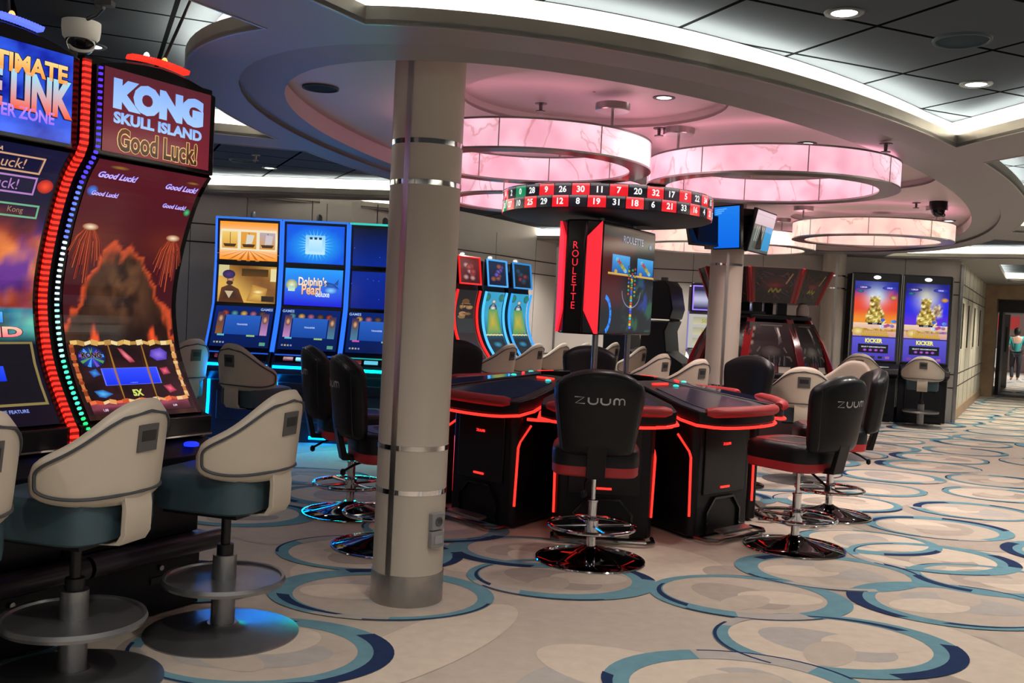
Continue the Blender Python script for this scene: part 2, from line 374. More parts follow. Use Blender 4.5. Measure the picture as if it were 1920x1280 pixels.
def fill(name, outer, holes, z, th, mat, parent=None):     # a flat slab with holes
    cu = bpy.data.curves.new(name, 'CURVE'); cu.dimensions = '2D'; cu.fill_mode = 'BOTH'; cu.extrude = th / 2
    for ring in [outer] + holes:
        sp = cu.splines.new('POLY'); sp.points.add(len(ring) - 1); sp.use_cyclic_u = True
        for pt, q in zip(sp.points, ring): pt.co = (q[0], q[1], 0, 1)
    o = bpy.data.objects.new('f', cu); link(o); dg = bpy.context.evaluated_depsgraph_get(); dg.update()
    me = bpy.data.meshes.new_from_object(o.evaluated_get(dg)); me.name = name; bpy.data.objects.remove(o); bpy.data.curves.remove(cu)
    for v in me.vertices: v.co.z += z + th / 2
    me.materials.clear(); me.materials.append(mat)
    o = bpy.data.objects.new(name, me); link(o); o.parent = parent; return o
def w2(p, z=0): q = S(p[0], p[1]); return (q.x, q.y, z)
wr = lambda ring: [w2(p)[:2] for p in ring]
BOX = [(-14, -6), (24, -6), (24, 42), (-14, 42)]
so = struct(fill('ceiling_soffit', BOX, [wr(ell(*STEP))] + [wr(p) for p in COFF], ZS, .02, SOFF))
def strip(mb, ring, z0, z1, ring2=None):
    r2 = ring2 or ring; n = len(ring)
    mb.add([w2(p, z0) for p in ring] + [w2(p, z1) for p in r2], [(i, (i + 1) % n, n + (i + 1) % n, n + i) for i in range(n)])
# the stepped ring and the wall of the pink recess
rb = MB(); st, lp = ell(*STEP), ell(*LIP); strip(rb, st, ZS, ZS + .03); strip(rb, st, ZS + .03, ZS - .005, lp); struct(rb.build('ring_band', SOFF, so, fix=False))
rw = MB(); strip(rw, lp, ZS - .005, ZR - .03); l2 = ell(LIP[0] + .02, LIP[1] + .02); strip(rw, lp, ZR - .03, ZR - .03, l2); strip(rw, l2, ZR - .03, ZR); struct(rw.build('ring_inner_wall', RECM, so, fix=False))
NICHE = [((.42, 6.0), .80), ((2.74, 8.62), .8), ((4.05, 11.55), .85), ((.9, 9.6), .8)]
circ = lambda c, r, n=48: [(c[0] + r * math.cos(2 * PI * k / n), c[1] + r * math.sin(2 * PI * k / n)) for k in range(n)]
rc = struct(fill('ceiling_recess', wr(ell(LIP[0] + .03, LIP[1] + .03)), [circ(*n) for n in NICHE], ZR, .02, RECM))
for c, r in NICHE:
    m = MB(); m.lathe([(r, ZR), (r, ZR + .06), (.01, ZR + .065)], (c[0], c[1], 0), 48, False); struct(m.build('niche', RECM, rc))
for k, p in enumerate(COFF):
    f = MB(); q = offset(p, .012); strip(f, p, ZS - .004, ZS + .075); strip(f, q, ZS - .004, ZS + .075); strip(f, p, ZS - .004, ZS - .004, q)
    o = struct(f.build('trim_%d' % (k + 1), FASC, fix=False, smooth=False))
    g = MB(); q2 = offset(p, .13); strip(g, q, ZS + .05, ZS + .05, q2); struct(g.build('cove_light', COVEM, o, fix=False))
    g = MB(); strip(g, q2, ZS + .05, ZT - .005); struct(g.build('cove_wall', P('cove_white', (.82, .80, .76), .6), o, fix=False))
# ================================================================== WALLS
def wall(name, pts, mat, h=ZT, seams=(), z0=0, lines=(.57, .79, 2.10, 2.31), th=.12):
    m = MB(); L = [Vector((p[0], p[1], 0)) for p in pts]
    nrm = []
    for i in range(len(L)):
        d = (L[min(i + 1, len(L) - 1)] - L[max(i - 1, 0)]).normalized(); nrm.append(Vector((-d.y, d.x, 0)))
    n = len(L)
    m.prismz([tuple(p)[:2] for p in L] + [tuple(p + q * th)[:2] for p, q in zip(L[::-1], nrm[::-1])], z0, h)
    o = struct(m.build(name, mat, smooth=False))
    j = MB()
    for a, b in zip(L, L[1:]):
        d = (b - a); ln = d.length; d.normalize(); ang = math.atan2(d.y, d.x); nn = Vector((d.y, -d.x, 0))
        for z in lines: j.box((a + b) / 2 + nn * .002 + Vector((0, 0, z)), (ln, .006, .016), ang)
        k = 1
        while k * 1.15 < ln - .2:
            p = a + d * k * 1.15; j.box(p + nn * .001 + Vector((0, 0, 1.4)), (.007, .004, 2.5), ang); k += 1
    struct(j.build('panel_joint', LINE, o, smooth=False)); return o
wall('wall_left', [(-8, 9.6), (-3.4, 11.55), (-2.0, 11.9)], WALLM)
wall('wall_light_block', [(-7.5, -5), (-8, 9.6)], WALLM)  # unseen wall added to block world light from the left
wall('wall_side', [(-2.0, 11.9), (-.2, 15.1), (.7, 16.9)], WALLM)
wall('wall_back', [(.7, 16.9), (7.3, 16.23)], WALLM)
wc = wall('wall_corridor', [(7.3, 16.23), (11.3, 23.69)], WALLC)
d = (Vector((11.3, 23.69, 0)) - Vector((7.3, 16.23, 0))); ln = d.length; d.normalize(); nn = Vector((d.y, -d.x, 0)); ang = math.atan2(d.y, d.x)
bb = MB(); bb.box(Vector((7.3, 16.23, .09)) + d * ln / 2 + nn * .012, (ln, .024, .18), ang); struct(bb.build('baseboard_corridor', WOOD, smooth=False))
for k, s in enumerate((.9, 2.3, 4.2, 6.1)):
    c = Vector((7.3, 16.23, 1.6)) + d * s + nn * .004
    m = MB()
    for sx in (-.17, .17): m.box(c + d * sx, (.03, .016, .82), ang)
    for sz in (-.4, .4): m.box(c + Vector((0, 0, sz)), (.34, .016, .03), ang)
    o = struct(m.build('window_%d' % (k + 1), WALLC, smooth=False)); m = MB(); m.box(c + nn * .005, (.32, .016, .78), ang); struct(m.build('window_pane', P('dark_window', (.02, .018, .014), .6, spec=.15), o, smooth=False))
m = MB(); m.box((.7, 16.9, 1.3), (.05, .05, 2.6)); m.box((7.31, 16.20, 1.3), (.05, .05, 2.6)); struct(m.build('trim_20', STEEL, smooth=False))
# corridor end: wooden portal and the lobby beyond
en = Vector((11.3, 23.69, 0)); cx = Vector((.88, -.475, 0))  # across the corridor
ca = math.atan2(cx.y, cx.x)
m = MB(); m.box(en + d * .3 + cx * .1 + Vector((0, 0, 1.33)), (.30, .9, 2.66), ca); m.box(en + d * .3 + cx * 2.2 + Vector((0, 0, 2.5)), (4.2, .9, .34), ca); m.box(en + d * .25 + cx * 4.3 + Vector((0, 0, 1.33)), (.5, .9, 2.66), ca)
struct(m.build('door_1', WOOD, smooth=False))
m = MB(); m.box(en + d * 1.6 + cx * 2.3 + Vector((0, 0, 2.28)), (4.1, 1.8, .5), ca); m.box(en + d * 1.5 + cx * .32 + Vector((0, 0, 1.05)), (.08, 1.5, 2.1), ca)
struct(m.build('trim_21', P('dark_portal', (.014, .014, .02), .5), smooth=False))
m = MB(); m.box(en + d * 5.0 + cx * .27 + Vector((0, 0, 1.03)), (.30, .06, 2.06), ca); o = struct(m.build('door_2', P('grey_door', (.26, .25, .23), .4, var=.05), smooth=False))
m = MB(); m.box(en + d * 4.96 + cx * .34 + Vector((0, 0, 1.35)), (.05, .03, .7), ca); struct(m.build('door_handle', DARK, o, smooth=False))
m = MB(); m.box(en + d * 1.3 + cx * 2.2 + Vector((0, 0, .006)), (3.8, 1.1, .012), ca); struct(m.build('trim_22', P('threshold_slate', (.10, .12, .16), .5, var=.1), smooth=False))
lw = MB(); lw.box((22, 40, 1.4), (14, .2, 2.8), -.45); struct(lw.build('wall_lobby', P('lobby_wall', (.55, .42, .40), .5, emit=(1, .62, .58), es=.06), smooth=False))  # wall given a weak pinkish glow of its own
for x, y in [(17.3, 31.5), (16.2, 34.5), (18.5, 36), (14.6, 29.0)]: spot(x, y, 2.6, 400)  # unseen spots added to brighten the lobby
for x, y in [(8.9, 16.5), (10.6, 19.6), (12.2, 22.4), (9.9, 15.5), (8.6, 14.6)]: spot(x, y, 2.8, 330, (1, .93, .78))  # unseen spots added to brighten the corridor and its wall
# ================================================================== COLUMNS
def column(x, y, strip_deg, name='column'):
    m = MB(); m.lathe([(.178, .14), (.178, ZR)], (x, y, 0), 48, False); o = struct(m.build(name, COLM))
    m = MB(); m.lathe([(.184, 0), (.184, .155), (.178, .157)], (x, y, 0), 48, False); struct(m.build('steel_base', STEEL, o))
    for z in (.57, .79, 2.10, 2.30):
        m = MB(); m.lathe([(.178, z - .013), (.181, z - .012), (.181, z + .012), (.178, z + .013)], (x, y, 0), 48, False); struct(m.build('mirror_band', CHROME, o))
    m = MB(); a = math.radians(strip_deg)
    m.grid(lambda u, v: (x + .1812 * math.cos(a + (u - .5) * .17), y + .1812 * math.sin(a + (u - .5) * .17), .157 + v * (ZR - .157)), 4, 2); struct(m.build('mirror_strip', P('mirror_strip', (.52, .50, .46), .28, 1.), o, fix=False))
    return o
column(-.475, 5.0, -117); column(2.3, 10.8, -98); column(5.15, 16.0, -95)
# ================================================================== NEAR SLOT MACHINES (front = -y in their own frame)
RC = TH           # heading that turns a thing's front towards the gangway
PROF = crom([(.0, .935), (.115, 1.11), (.179, 1.262), (.209, 1.47), (.166, 1.705), (.08, 1.938), (.0, 2.05)], 5)
def spots(art, n, rgn, cols, ru, rv, l=1.2, seed=1):
    r = random.Random(seed)
    for i in range(n):
        art.ell(r.uniform(rgn[0], rgn[2]), r.uniform(rgn[1], rgn[3]), r.uniform(.4, 1) * ru, r.uniform(.4, 1) * rv, r.choice(cols), r.choice(cols), l=l + i * .01, n=12)
def fbm(x, y, o=4, s=0.): return MN.fractal(Vector((x, y, s)), 1.0, 2.0, o)
def sstep(a, b, x): t = min(1, max(0, (x - a) / (b - a))); return t * t * (3 - 2 * t)
def art_volcano(A):          # red night scene: dark rocky mountain with glowing rims, burning palms and a 3 x 3 reel window
    cl = {k: lin(v) for k, v in dict(top='#561521', mid='#43141c', dusk='#6a2a1c', rim='#d0502a', rock='#2a1713', rock2='#4a2f22', lit='#7a5236', base='#1c1012', fire='#ff5a2c', hair='#b0442c').items()}
    def f(u, v):
        sky = mixc(cl['mid'], cl['top'], sstep(.5, 1, v)); sky = mixc(sky, cl['dusk'], .8 * math.exp(-((v - .70) / .06) ** 2) * (.6 + .4 * math.sin(u * 9)))
        n = fbm(u * 5, v * 8, 4, 1); x = u - .5
        ridge = .70 - .95 * abs(x) ** 1.5 + .09 * n + .02 * fbm(u * 22, 3, 3, 11)
        ridge = min(ridge, .69); d = ridge - v; c = sky
        if d > -.04: c = mixc(sky, cl['rim'], sstep(-.012, .0, d) * .8)
        if d > 0:
            r = mixc(cl['rock'], cl['rock2'], min(1, max(0, .45 + n))); c_ = mixc(cl['rim'], r, sstep(.0, .055 + .03 * n, d))
            w = math.exp(-((x - .02) / .17) ** 2) * math.exp(-((v - .50) / .13) ** 2); c = mixc(c_, mixc(cl['base'], cl['lit'], min(1, max(0, .55 + 1.1 * fbm(u * 9, v * 14, 5, 3)))), .8 * w)
            c = mixc(c, cl['base'], .7 * sstep(.46, .34, v) * math.exp(-(x / .35) ** 4))
        for cx_, s_ in ((.24, 1), (.78, 1)):
            hgt = .40 - abs(u - cx_) * 1.6 + .05 * fbm(u * 20, v * 10, 3, 5); k = sstep(0, .05, hgt - v) * (v > .29); c = mixc(c, cl['fire'], .85 * k)
        return c
    A.field(f, 44, 110)
    rr_ = random.Random(3)
    for u, v, w in ((.13, .735, .15), (.90, .725, .13)):      # burning palms
        for k in range(26):
            a = (k - 12.5) / 12.5; dx = a * w * (1 + rr_.uniform(-.1, .1)); dr = (.10 + .10 * (1 - a * a)) * rr_.uniform(.7, 1.1)
            A.line([(u + dx * .25, v - .005), (u + dx * .7, v - .01 - .3 * dr), (u + dx, v - dr)], .004, ['#a03a26', '#7a2a1e', '#c85a34', '#5a2018'][k % 4], l=1 + .01 * k)
        A.ell(u, v + .002, .07, .014, '#ffe8c0', '#8a3a24', l=1.4)
    for t, u, v, s in (('Good Luck!', .22, .94, .032), ('Good Luck!', .17, .865, .022), ('Good Luck!', .82, .935, .030), ('Good Luck!', .82, .855, .022)):
        A.text(t, u, v, s, '#d7c2ff', '#a8a4ff', l=3, bold=.035, slant=.2, edge='#5a2aa0')
    A.ell(.06, .872, .05, .022, '#3f8cff', '#4a1d30', l=1.3); A.ell(.96, .838, .035, .016, '#4fd08a', '#3a3018', l=1.3); A.ell(.2, .977, .09, .009, '#a0702a', '#501822', l=1.3); A.ell(.9, .965, .07, .007, '#a0702a', '#501822', l=1.3)
    def g(u, v):
        n = fbm(u * 5, v * 4, 4, 7); return mixc(lin('#1c1114'), lin('#3a1c20'), min(1, max(0, .4 + n)))
    A.field(g, 12, 12, 0, .02, 1, .305, 2)
    def bar(p0, p1, t, cols, n=16, l=3):
        for k in range(n):
            a = k / n; b = (k + 1) / n; P_ = lambda q: (p0[0] + (p1[0] - p0[0]) * q, p0[1] + (p1[1] - p0[1]) * q + .004 * math.sin(q * 40))
            A.line([P_(a), P_(b)], t * (1 + .25 * math.sin(k * 2.7)), cols[(k * 7) % len(cols)], l=l)
    bar((.03, .305), (.97, .305), .020, ['#e8c070', '#d8a85a', '#f0d8a0', '#b88a48']); bar((.05, .068), (.96, .068), .018, ['#f07040', '#e8a060', '#f0c890', '#d05030'])
    bar((.035, .30), (.05, .07), .022, ['#b85830', '#8a4020', '#d07840'], l=3.1); bar((.965, .30), (.96, .07), .022, ['#dca060', '#c07840', '#e8c080'], l=3.1)
    A.line([(.35, .30), (.36, .07)], .005, '#a0702e', l=3); A.line([(.66, .30), (.66, .07)], .005, '#a0702e', l=3)
    A.ell(.19, .25, .125, .044, '#2a58d8', '#181828', l=3.2)
    for k in range(9): a = k * .7; A.poly([(.19, .25), (.19 + .11 * math.cos(a), .25 + .04 * math.sin(a)), (.19 + .11 * math.cos(a + .3), .25 + .04 * math.sin(a + .3))], ['#4aa0ff', '#7a4ad0', '#5a9a50'][k % 3], l=3.3)
    A.text('KONG', .19, .258, .026, '#140c08', l=4, bold=.03, edge='#b08a48')
    A.poly([(.43, .285), (.47, .282), (.55, .245), (.57, .228), (.52, .225), (.47, .25)], '#ff8a98', '#8a2438', l=3.2); A.poly([(.74, .275), (.84, .285), (.90, .265), (.88, .235), (.78, .23), (.72, .25)], '#9a78f0', '#4a34a8', l=3.2)
    A.rect(.24, .135, .76, .205, '#1a34f0', '#3450ff', l=3.6); A.frame(.24, .135, .76, .205, .006, '#6a7aff', l=3.7); A.ell(.5, .17, .035, .026, '#ff6a80', '#2a3cf0', l=3.8); A.text('Transfer', .5, .146, .010, '#c0c8ff', l=4)
    A.poly([(.12, .115), (.2, .12), (.28, .10), (.2, .085), (.15, .09)], '#5ac0ff', '#1f4f9c', l=3.2); A.text('5X', .5, .10, .034, '#d8e070', l=3.8, bold=.05, edge='#3a5020'); A.poly([(.76, .125), (.84, .13), (.88, .10), (.80, .09)], '#ff6a88', '#701c30', l=3.2); A.poly([(.78, .20), (.86, .205), (.88, .175), (.80, .17)], '#ff6a88', '#701c30', l=3.2); A.poly([(.13, .195), (.2, .205), (.23, .18), (.16, .17)], '#4a9af0', '#1f3f8c', l=3.2)
    A.field(lambda u, v: mixc(lin('#3a1a22'), lin('#c05a70'), sstep(.1, .9, v) * (.5 + .5 * fbm(u * 6, v * 3, 3))), 12, 4, .05, .02, .95, .062, 2.6); A.text('1,00', .16, .035, .014, '#e8e4ff', l=4); A.text('5,00', .8, .036, .012, '#e8e4ff', l=4)
def art_kong_top(A):
    A.field(lambda u, v: mixc(lin('#7a2330'), lin('#5c2430'), v), 4, 4)
    A.text('KONG', .5, .71, .132, '#a9d0ff', '#8fb8ff', wmax=.50, l=3, bold=.085)
    A.text('SKULL ISLAND', .5, .425, .05, '#a9d0ff', '#8fb8ff', wmax=.49, l=3, bold=.05)
    A.text('Good Luck!', .5, .17, .10, '#3a1a14', '#6a3a20', wmax=.44, l=3, bold=.03, edge='#e8c07a')
def art_link_top(A):
    A.field(lambda u, v: mixc(lin('#0714a0'), lin('#3a6aff'), min(1, max(0, .45 + .9 * fbm(u * 3, v * 2.4, 5, 4)))), 30, 22)
    A.text('ULTIMATE', .6, .76, .075, '#ff9a30', '#ffe090', wmax=.42, l=4, bold=.04, edge='#1a1438')
    A.text('FIRE LINK', .56, .48, .15, '#ff5a28', '#9fe8ff', wmax=.52, l=4, bold=.05, edge='#101848')
    A.text('POWER ZONE', .56, .24, .05, '#9a6cff', '#c79cff', wmax=.36, l=4, bold=.03)
def art_link(A):
    pal = [lin(c) for c in ('#16122a', '#c84a28', '#f08a48', '#6a3490', '#3a9a58', '#3aa8d8', '#7ae0a0')]
    def f(u, v):
        base = mixc(lin('#120d1c'), lin('#141436'), v); k = sstep(.30, .36, v) * sstep(.80, .66, v)
        h = fbm(u * 2.6, v * 6, 4, 2) + .45; w = (v - .33) / .4
        c = mixc(pal[5], pal[6], min(1, max(0, h))) if w < .25 else mixc(pal[1], pal[2], min(1, max(0, h * 1.4 - .3)))
        c = mixc(c, pal[4], sstep(.1, .5, fbm(u * 4, v * 7, 3, 9)) * sstep(.75, .35, w)); c = mixc(c, pal[3], sstep(.0, .5, fbm(u * 3, v * 5, 3, 14)))
        return mixc(base, c, k * min(1, max(0, .35 + h * .8)))
    A.field(f, 30, 90)
    for t, v, c in (('Good Luck!', .93, '#d0a080'), ('Good Luck!', .855, '#b080c0')): A.text(t, .48, v, .045, c, l=3, bold=.0); A.frame(.06, v - .032, .86, v + .032, .008, c, l=3)
    A.text('MEGA', .48, .975, .02, '#d8b090', l=3); A.ell(.93, .86, .06, .025, '#ff5030', '#a02020', l=3)
    A.text('Kong', .76, .765, .03, '#a08060', l=3, bold=0); A.frame(.58, .742, .93, .79, .008, '#70b08a', l=3)
    A.frame(.1, .45, .62, .66, .03, '#e0906a', l=2.6); A.rect(.14, .475, .58, .63, '#14141e', l=2.5)
    A.text('MULTI', .5, .395, .045, '#2a8cff', '#5ab8ff', wmax=.32, l=3, bold=.05, edge='#0c1c50'); A.text('LEGEND', .52, .345, .045, '#ff7a8a', '#ffd0b0', wmax=.46, l=3, bold=.05, edge='#401830')
    A.rect(.03, .075, .97, .31, '#14121c', l=2.4); A.frame(.03, .075, .97, .31, .012, '#8a7a4a', l=3)
    for i in range(4):
        for j in range(3):
            A.ell(.16 + i * .23, .12 + j * .075, .06, .02, ['#e04a3a', '#e8a0b8', '#4a80c0', '#50a060', '#c0c8e8'][(i * 2 + j) % 5], ['#5a1a18', '#6a3050', '#1c2c60'][(i + j) % 3], l=3)
    A.rect(.3, .17, .72, .225, '#1536e8', '#2a50ff', l=3.8)
    A.text('VALUES IN THE FEATURE', .6, .055, .016, '#8a9cf0', l=3); A.text('0,75 €', .55, .025, .02, '#9ac0ff', l=3)
def near_machine(name, label, a, top_art, main_art, edge_l, edge_r, lamp, lean, loc_c=-.53):
    t = thing(name, label, 'slot machine', S(a, loc_c), RC, 'slot machines facing the gangway in the foreground')
    w = .31
    back = [(.62, 2.48), (.62, .0)]
    prof = [(.02, .0), (.02, .30), (.06, .33), (.06, .66), (-.0, .70), (.015, .82), (.012, .925)] + [(p[0] + .035, p[1]) for p in PROF[1:-1]] + [(.045, 2.06), (.045, 2.48)]
    m = MB(); m.prismx(prof + back, -w - .045, w + .045); m.build('cabinet', BLACK, t, bevel=.006)
    mp, sw, sh = curve_map(-w, w, PROF)
    m = MB(); ribbon(m, mp, -.03, 1.03, -.028, -.004, 0, 1, 22); m.build('screen_bezel', GLOSSB, t)
    A = Art(*curve_map(-w + .012, w - .012, PROF)); main_art(A); A.build('main_screen', t)
    # topper
    m = MB(); top = [(-w - .02, 2.065), (w + .02, 2.065), (w + .02, 2.44)] + [(x * (w + .02), 2.44 + .06 * (1 - x * x)) for x in (.75, .5, .25, 0, -.25, -.5, -.75)] + [(-w - .02, 2.44)]
    m.prismy(top, -.005, .06); m.build('topper_housing', GLOSSB, t, bevel=.006)
    A = Art(*flat_map((-w + .015, -.008, 2.085), (2 * w - .03, 0, 0), (0, 0, .355))); top_art(A); A.build('topper_screen', t)
    m = MB()
    for k in range(26):
        x = -.155 + .31 * k / 25; m.box((x, .01, 2.487 + .05 * (1 - (x / .33) ** 2) - .012), (.008, .04, .02), 0, 0, .35)
    m.build('light_bar', LED(lamp, 2.2), t)
    for x, c in ((-.06, '#ffffff'), (.04, '#ffb060')):
        m = MB(); m.lathe([(.012, 0), (.013, .012), (.008, .022), (.002, .025)], (x, .02, 2.532), 12); m.build('signal_lamp', LED(c, 2.0), t)
    m = MB(); m.tube([(.05, .05, 2.53), (.05 + lean[0], .05 + lean[1], 2.85)], .007); m.build('cable_pole', BLACK, t)
    # lit edges
    for sx, cols in ((-1, edge_l), (1, edge_r)):
        if not cols: continue
        m = MB(); two = len(cols) == 2; N = 150 if two else 74
        full = [(-.03, .70), (-.03, .90)] + [(p[0] - .0, p[1]) for p in PROF] + [(-.025, 2.10), (-.025, 2.44)]
        fm, _, fl_ = curve_map(sx * (w + .014), sx * (w + (.046 if two else .028)), full)
        for k in range(N):
            m.mi = (k % 2) if two else min(len(cols) - 1, int(k / N * len(cols)))
            v = (k + .05) / N; ribbon(m, fm, 0, 1, .0, .016 if two else .012, v, v + (.95 if two else .4) / N, 1)
        m.build('led_edge', [LED(c, 1.8 if i == 0 or len(cols) > 2 else 1.2) for i, c in enumerate(cols)], t, smooth=False)
    # deck, door, plinth
    m = MB(); m.prismx([(-.03, .835), (-.03, .92), (.02, .93), (.02, .835)], -w - .05, w + .05); m.build('screen_ledge', GLOSSB, t, bevel=.005)
    m = MB(); m.box((0, -.032, .832), (2 * w + .1, .008, .008)); m.box((0, -.012, .70), (2 * w + .1, .02, .008)); m.build('chrome_trim', CHROME, t)
    m = MB(); m.prismx([(-.075, .69), (-.075, .745), (.0, .82), (.02, .70)], -w - .05, w + .05); m.build('button_deck', BLACK, t, bevel=.006)
    m = MB(); m.lathe([(.035, 0), (.035, .012), (.025, .018)], (.22, -.05, .785), 20); b = m.build('play_button', LED('#1a30ff', 1.6), t)
    m = MB(); m.box((-.22, -.04, .77), (.08, .05, .03), 0, .7); m.build('bill_slot', LED('#1c34d8', .9), t)
    m = MB(); m.prismx([(.0, .36), (.0, .66), (.05, .66), (.05, .36)], -w - .02, w + .02); dr = m.build('door', BLACK, t, bevel=.01)
    m = MB(); m.tube([(-w - .05, -.11, .335), (w + .05, -.11, .335)], .045, 16); m.box((0, -.02, .33), (2 * w + .1, .16, .05)); m.build('foot_rail', P('rail_plum', (.03, .022, .028), .3), t)
    m = MB(); m.box((0, .008, .15), (2 * w + .06, .03, .28)); pl = m.build('plinth', BLACK, t, bevel=.006)
    m = MB(); m.box((.1, -.01, .17), (.11, .012, .03)); m.build('vent_slot', LINE, pl)
    m = MB(); m.lathe([(.012, 0), (.012, .008)], (0, 0, 0), 14); k = m.build('lock', STEEL, pl); k.location = (.1, -.014, .225); k.rotation_euler = (PI / 2, 0, 0)
    return t
near_machine('slot_machine', 'tall black slot machine with a red topper, between the blue-topped one and the blue wall', -6.605, art_kong_top, art_volcano, ['#20d070', '#40e0b0', '#a0fff0', '#c8e8ff', '#5a70ff', '#4a38e8', '#5028c8'], None, '#ff2418', (.0, -.2))
near_machine('slot_machine', 'black slot machine with a blue topper, cut off by the left edge of the photo', -7.345, art_link_top, art_link, None, ['#ff2a1c', '#8a0a08'], '#4a5cff', (-.02, .02))
# ================================================================== STOOLS with cream humped backs (they face +y in their own frame)
def make_stool(name, label, loc, rz, group):
    t = thing(name, label, 'stool', loc, rz, group)
    m = MB(); m.lathe([(.335, 0), (.335, .008), (.30, .018), (.12, .03), (.07, .045), (.065, .05)], n=56); m.build('base', GUN, t)
    m = MB(); m.lathe([(.052, .04), (.052, .355)], n=28); m.build('pedestal', GUN, t)
    m = MB(); m.lathe([(.036, .355), (.036, .40), (.021, .402), (.021, .55), (.05, .57)], n=20); m.build('gas_lift', P('dark_tube', (.03, .03, .032), .35, .6), t)
    m = MB(); m.lathe([(.05, .225), (.25, .225), (.262, .228), (.268, .242), (.262, .258), (.25, .256), (.245, .246), (.05, .246)], n=56, caps=False); m.build('foot_ring', GUN, t)
    # seat: rounded square cushion
    m = MB(); rs = []
    for z, g in ((.575, .93), (.585, .985), (.62, 1.0), (.70, 1.0), (.725, .985), (.738, .94), (.745, .82), (.748, .5), (.748, .02)):
        ring = []
        for k in range(48):
            a = 2 * PI * k / 48; c, s = math.cos(a), math.sin(a); q = (abs(c) ** 5 + abs(s) ** 5) ** (-1 / 5)
            ring.append((.235 * g * c * q, .02 + .235 * g * s * q, z))
        rs.append(ring)
    n = 48; vs = [p for r in rs for p in r]; fs = [(i * n + k, i * n + (k + 1) % n, (i + 1) * n + (k + 1) % n, (i + 1) * n + k) for i in range(len(rs) - 1) for k in range(n)]
    fs.append(tuple(range(n))[::-1]); m.add(vs, fs); m.build('seat', TEAL, t)
    m = MB(); m.box((0, .02, .565), (.36, .36, .02)); m.build('seat_plate', BLACK, t)
    # backrest shell
    R = .302; T = math.radians(74)
    def topz(th): x = th / T; return .918 + .187 * math.exp(-(abs(x) / .57) ** 2.7) - .03 * abs(x) ** 6
    def botz(th): x = th / T; return .715 + .035 * abs(x) ** 3
    def shape(u, v, side):
        th = (u - .5) * 2 * T; e = 1 - abs(2 * u - 1) ** 13
        hb, ht = botz(th), topz(th); mid = (hb + ht) / 2 - .02; k = math.sqrt(max(e, 0.0)); z = mid + ((hb + (ht - hb) * v) - mid) * (.35 + .65 * k)
        f = (max(0, 1 - abs(2 * v - 1) ** 7) ** .5) * (max(0, 1 - abs(2 * u - 1) ** 16) ** .5)
        lean = -.10 * (z - .72)
        r = R + side * (.026 * f + .0005) + lean * -1 * .9
        return (r * math.sin(th), .05 - r * math.cos(th), z)
    m = MB(); nu, nv = 41, 15
    m.grid(lambda u, v: shape(u, v, 1), nu, nv); m.grid(lambda u, v: shape(u, v, -1), nu, nv)
    def idx(i, j, o): return o + i * nv + j
    o2 = nu * nv
    for i in range(nu - 1):
        for j in (0, nv - 1): m.f.append((idx(i, j, 0), idx(i + 1, j, 0), idx(i + 1, j, o2), idx(i, j, o2))); m.m.append(0)
    for j in range(nv - 1):
        for i in (0, nu - 1): m.f.append((idx(i, j, 0), idx(i, j + 1, 0), idx(i, j + 1, o2), idx(i, j, o2))); m.m.append(0)
    bk = m.build('backrest', CREAM, t, ang=60)
    path = []
    for k in range(96):
        c_, s_ = math.cos(2 * PI * k / 96), math.sin(2 * PI * k / 96); sg = lambda q, p: math.copysign(abs(q) ** p, q)
        path.append(shape(.5 + .462 * sg(c_, .45), .5 + .385 * sg(s_, .36), 1.14))
    m = MB(); m.tube(path, .0062, 6, True); m.build('piping', CREAMP, bk)
    def patch(mb, du, v0, v1, lo, hi, n=7):
        pt = lambda u, v, k: (lambda p, q: tuple(p[i] + (p[i] - q[i]) / .052 * k for i in range(3)))(shape(.5 + (u - .5) * 2 * du, v0 + (v1 - v0) * v, 1), shape(.5 + (u - .5) * 2 * du, v0 + (v1 - v0) * v, -1))
        mb.grid(lambda u, v: pt(u, v, hi), n, n); mb.grid(lambda u, v: pt(u, v, lo), n, n); e = [i * n for i in range(n)] + [(n - 1) * n + j for j in range(1, n)] + [i * n + n - 1 for i in range(n - 2, -1, -1)] + [j for j in range(n - 2, 0, -1)]
        base = len(mb.v) - 2 * n * n
        for p, q in zip(e, e[1:] + e[:1]): mb.f.append((base + p, base + q, base + n * n + q, base + n * n + p)); mb.m.append(0)
        return mb
    hp = patch(MB(), .062, .50, .76, -.004, .005).build('handle_plate', P('handle_grey', (.09, .088, .085), .5), bk)
    patch(MB(), .044, .60, .70, .0, .0065).build('handle_slot', P('slot_black', (.018, .018, .018), .5), bk)
    m = MB(); prof = [(-.262, .78), (-.275, .70), (-.272, .60), (-.25, .565), (-.12, .555)]
    vs = []
    for y, z in prof: vs += [(-.075, y, z), (.075, y, z), (.075, y + .022, z + .004), (-.075, y + .022, z + .004)]
    fs = []
    for i in range(len(prof) - 1):
        for k in range(4): fs.append((4 * i + k, 4 * i + (k + 1) % 4, 4 * i + 4 + (k + 1) % 4, 4 * i + 4 + k))
    fs += [(0, 1, 2, 3), (16, 17, 18, 19)]; m.add(vs, fs); m.build('back_strap', CREAM, t, bevel=.005)
    m = MB(); m.tube([(.05, -.03, .56), (.20, -.06, .545)], .007); m.build('height_lever', BLACK, t)
    return t
g1 = 'cream-backed stools'
st0 = make_stool('slot_stool', 'cream-backed teal stool standing in front of the blue-topped slot machine', (-1.615, 3.72, 0), math.radians(74), g1)
def stool(x, y, rz, label): return dup(st0, (x, y, 0), math.radians(rz), label, g1)
stool(-1.225, 4.345, 73, 'cream-backed teal stool between the white pillar and the red-topped slot machine')
stool(-1.885, 3.105, 76, 'cream stool back cut off by the lower left edge of the photo')
stool(-2.17, 8.4, -32, 'cream-backed stool in front of the blue screens, blue light on its side')
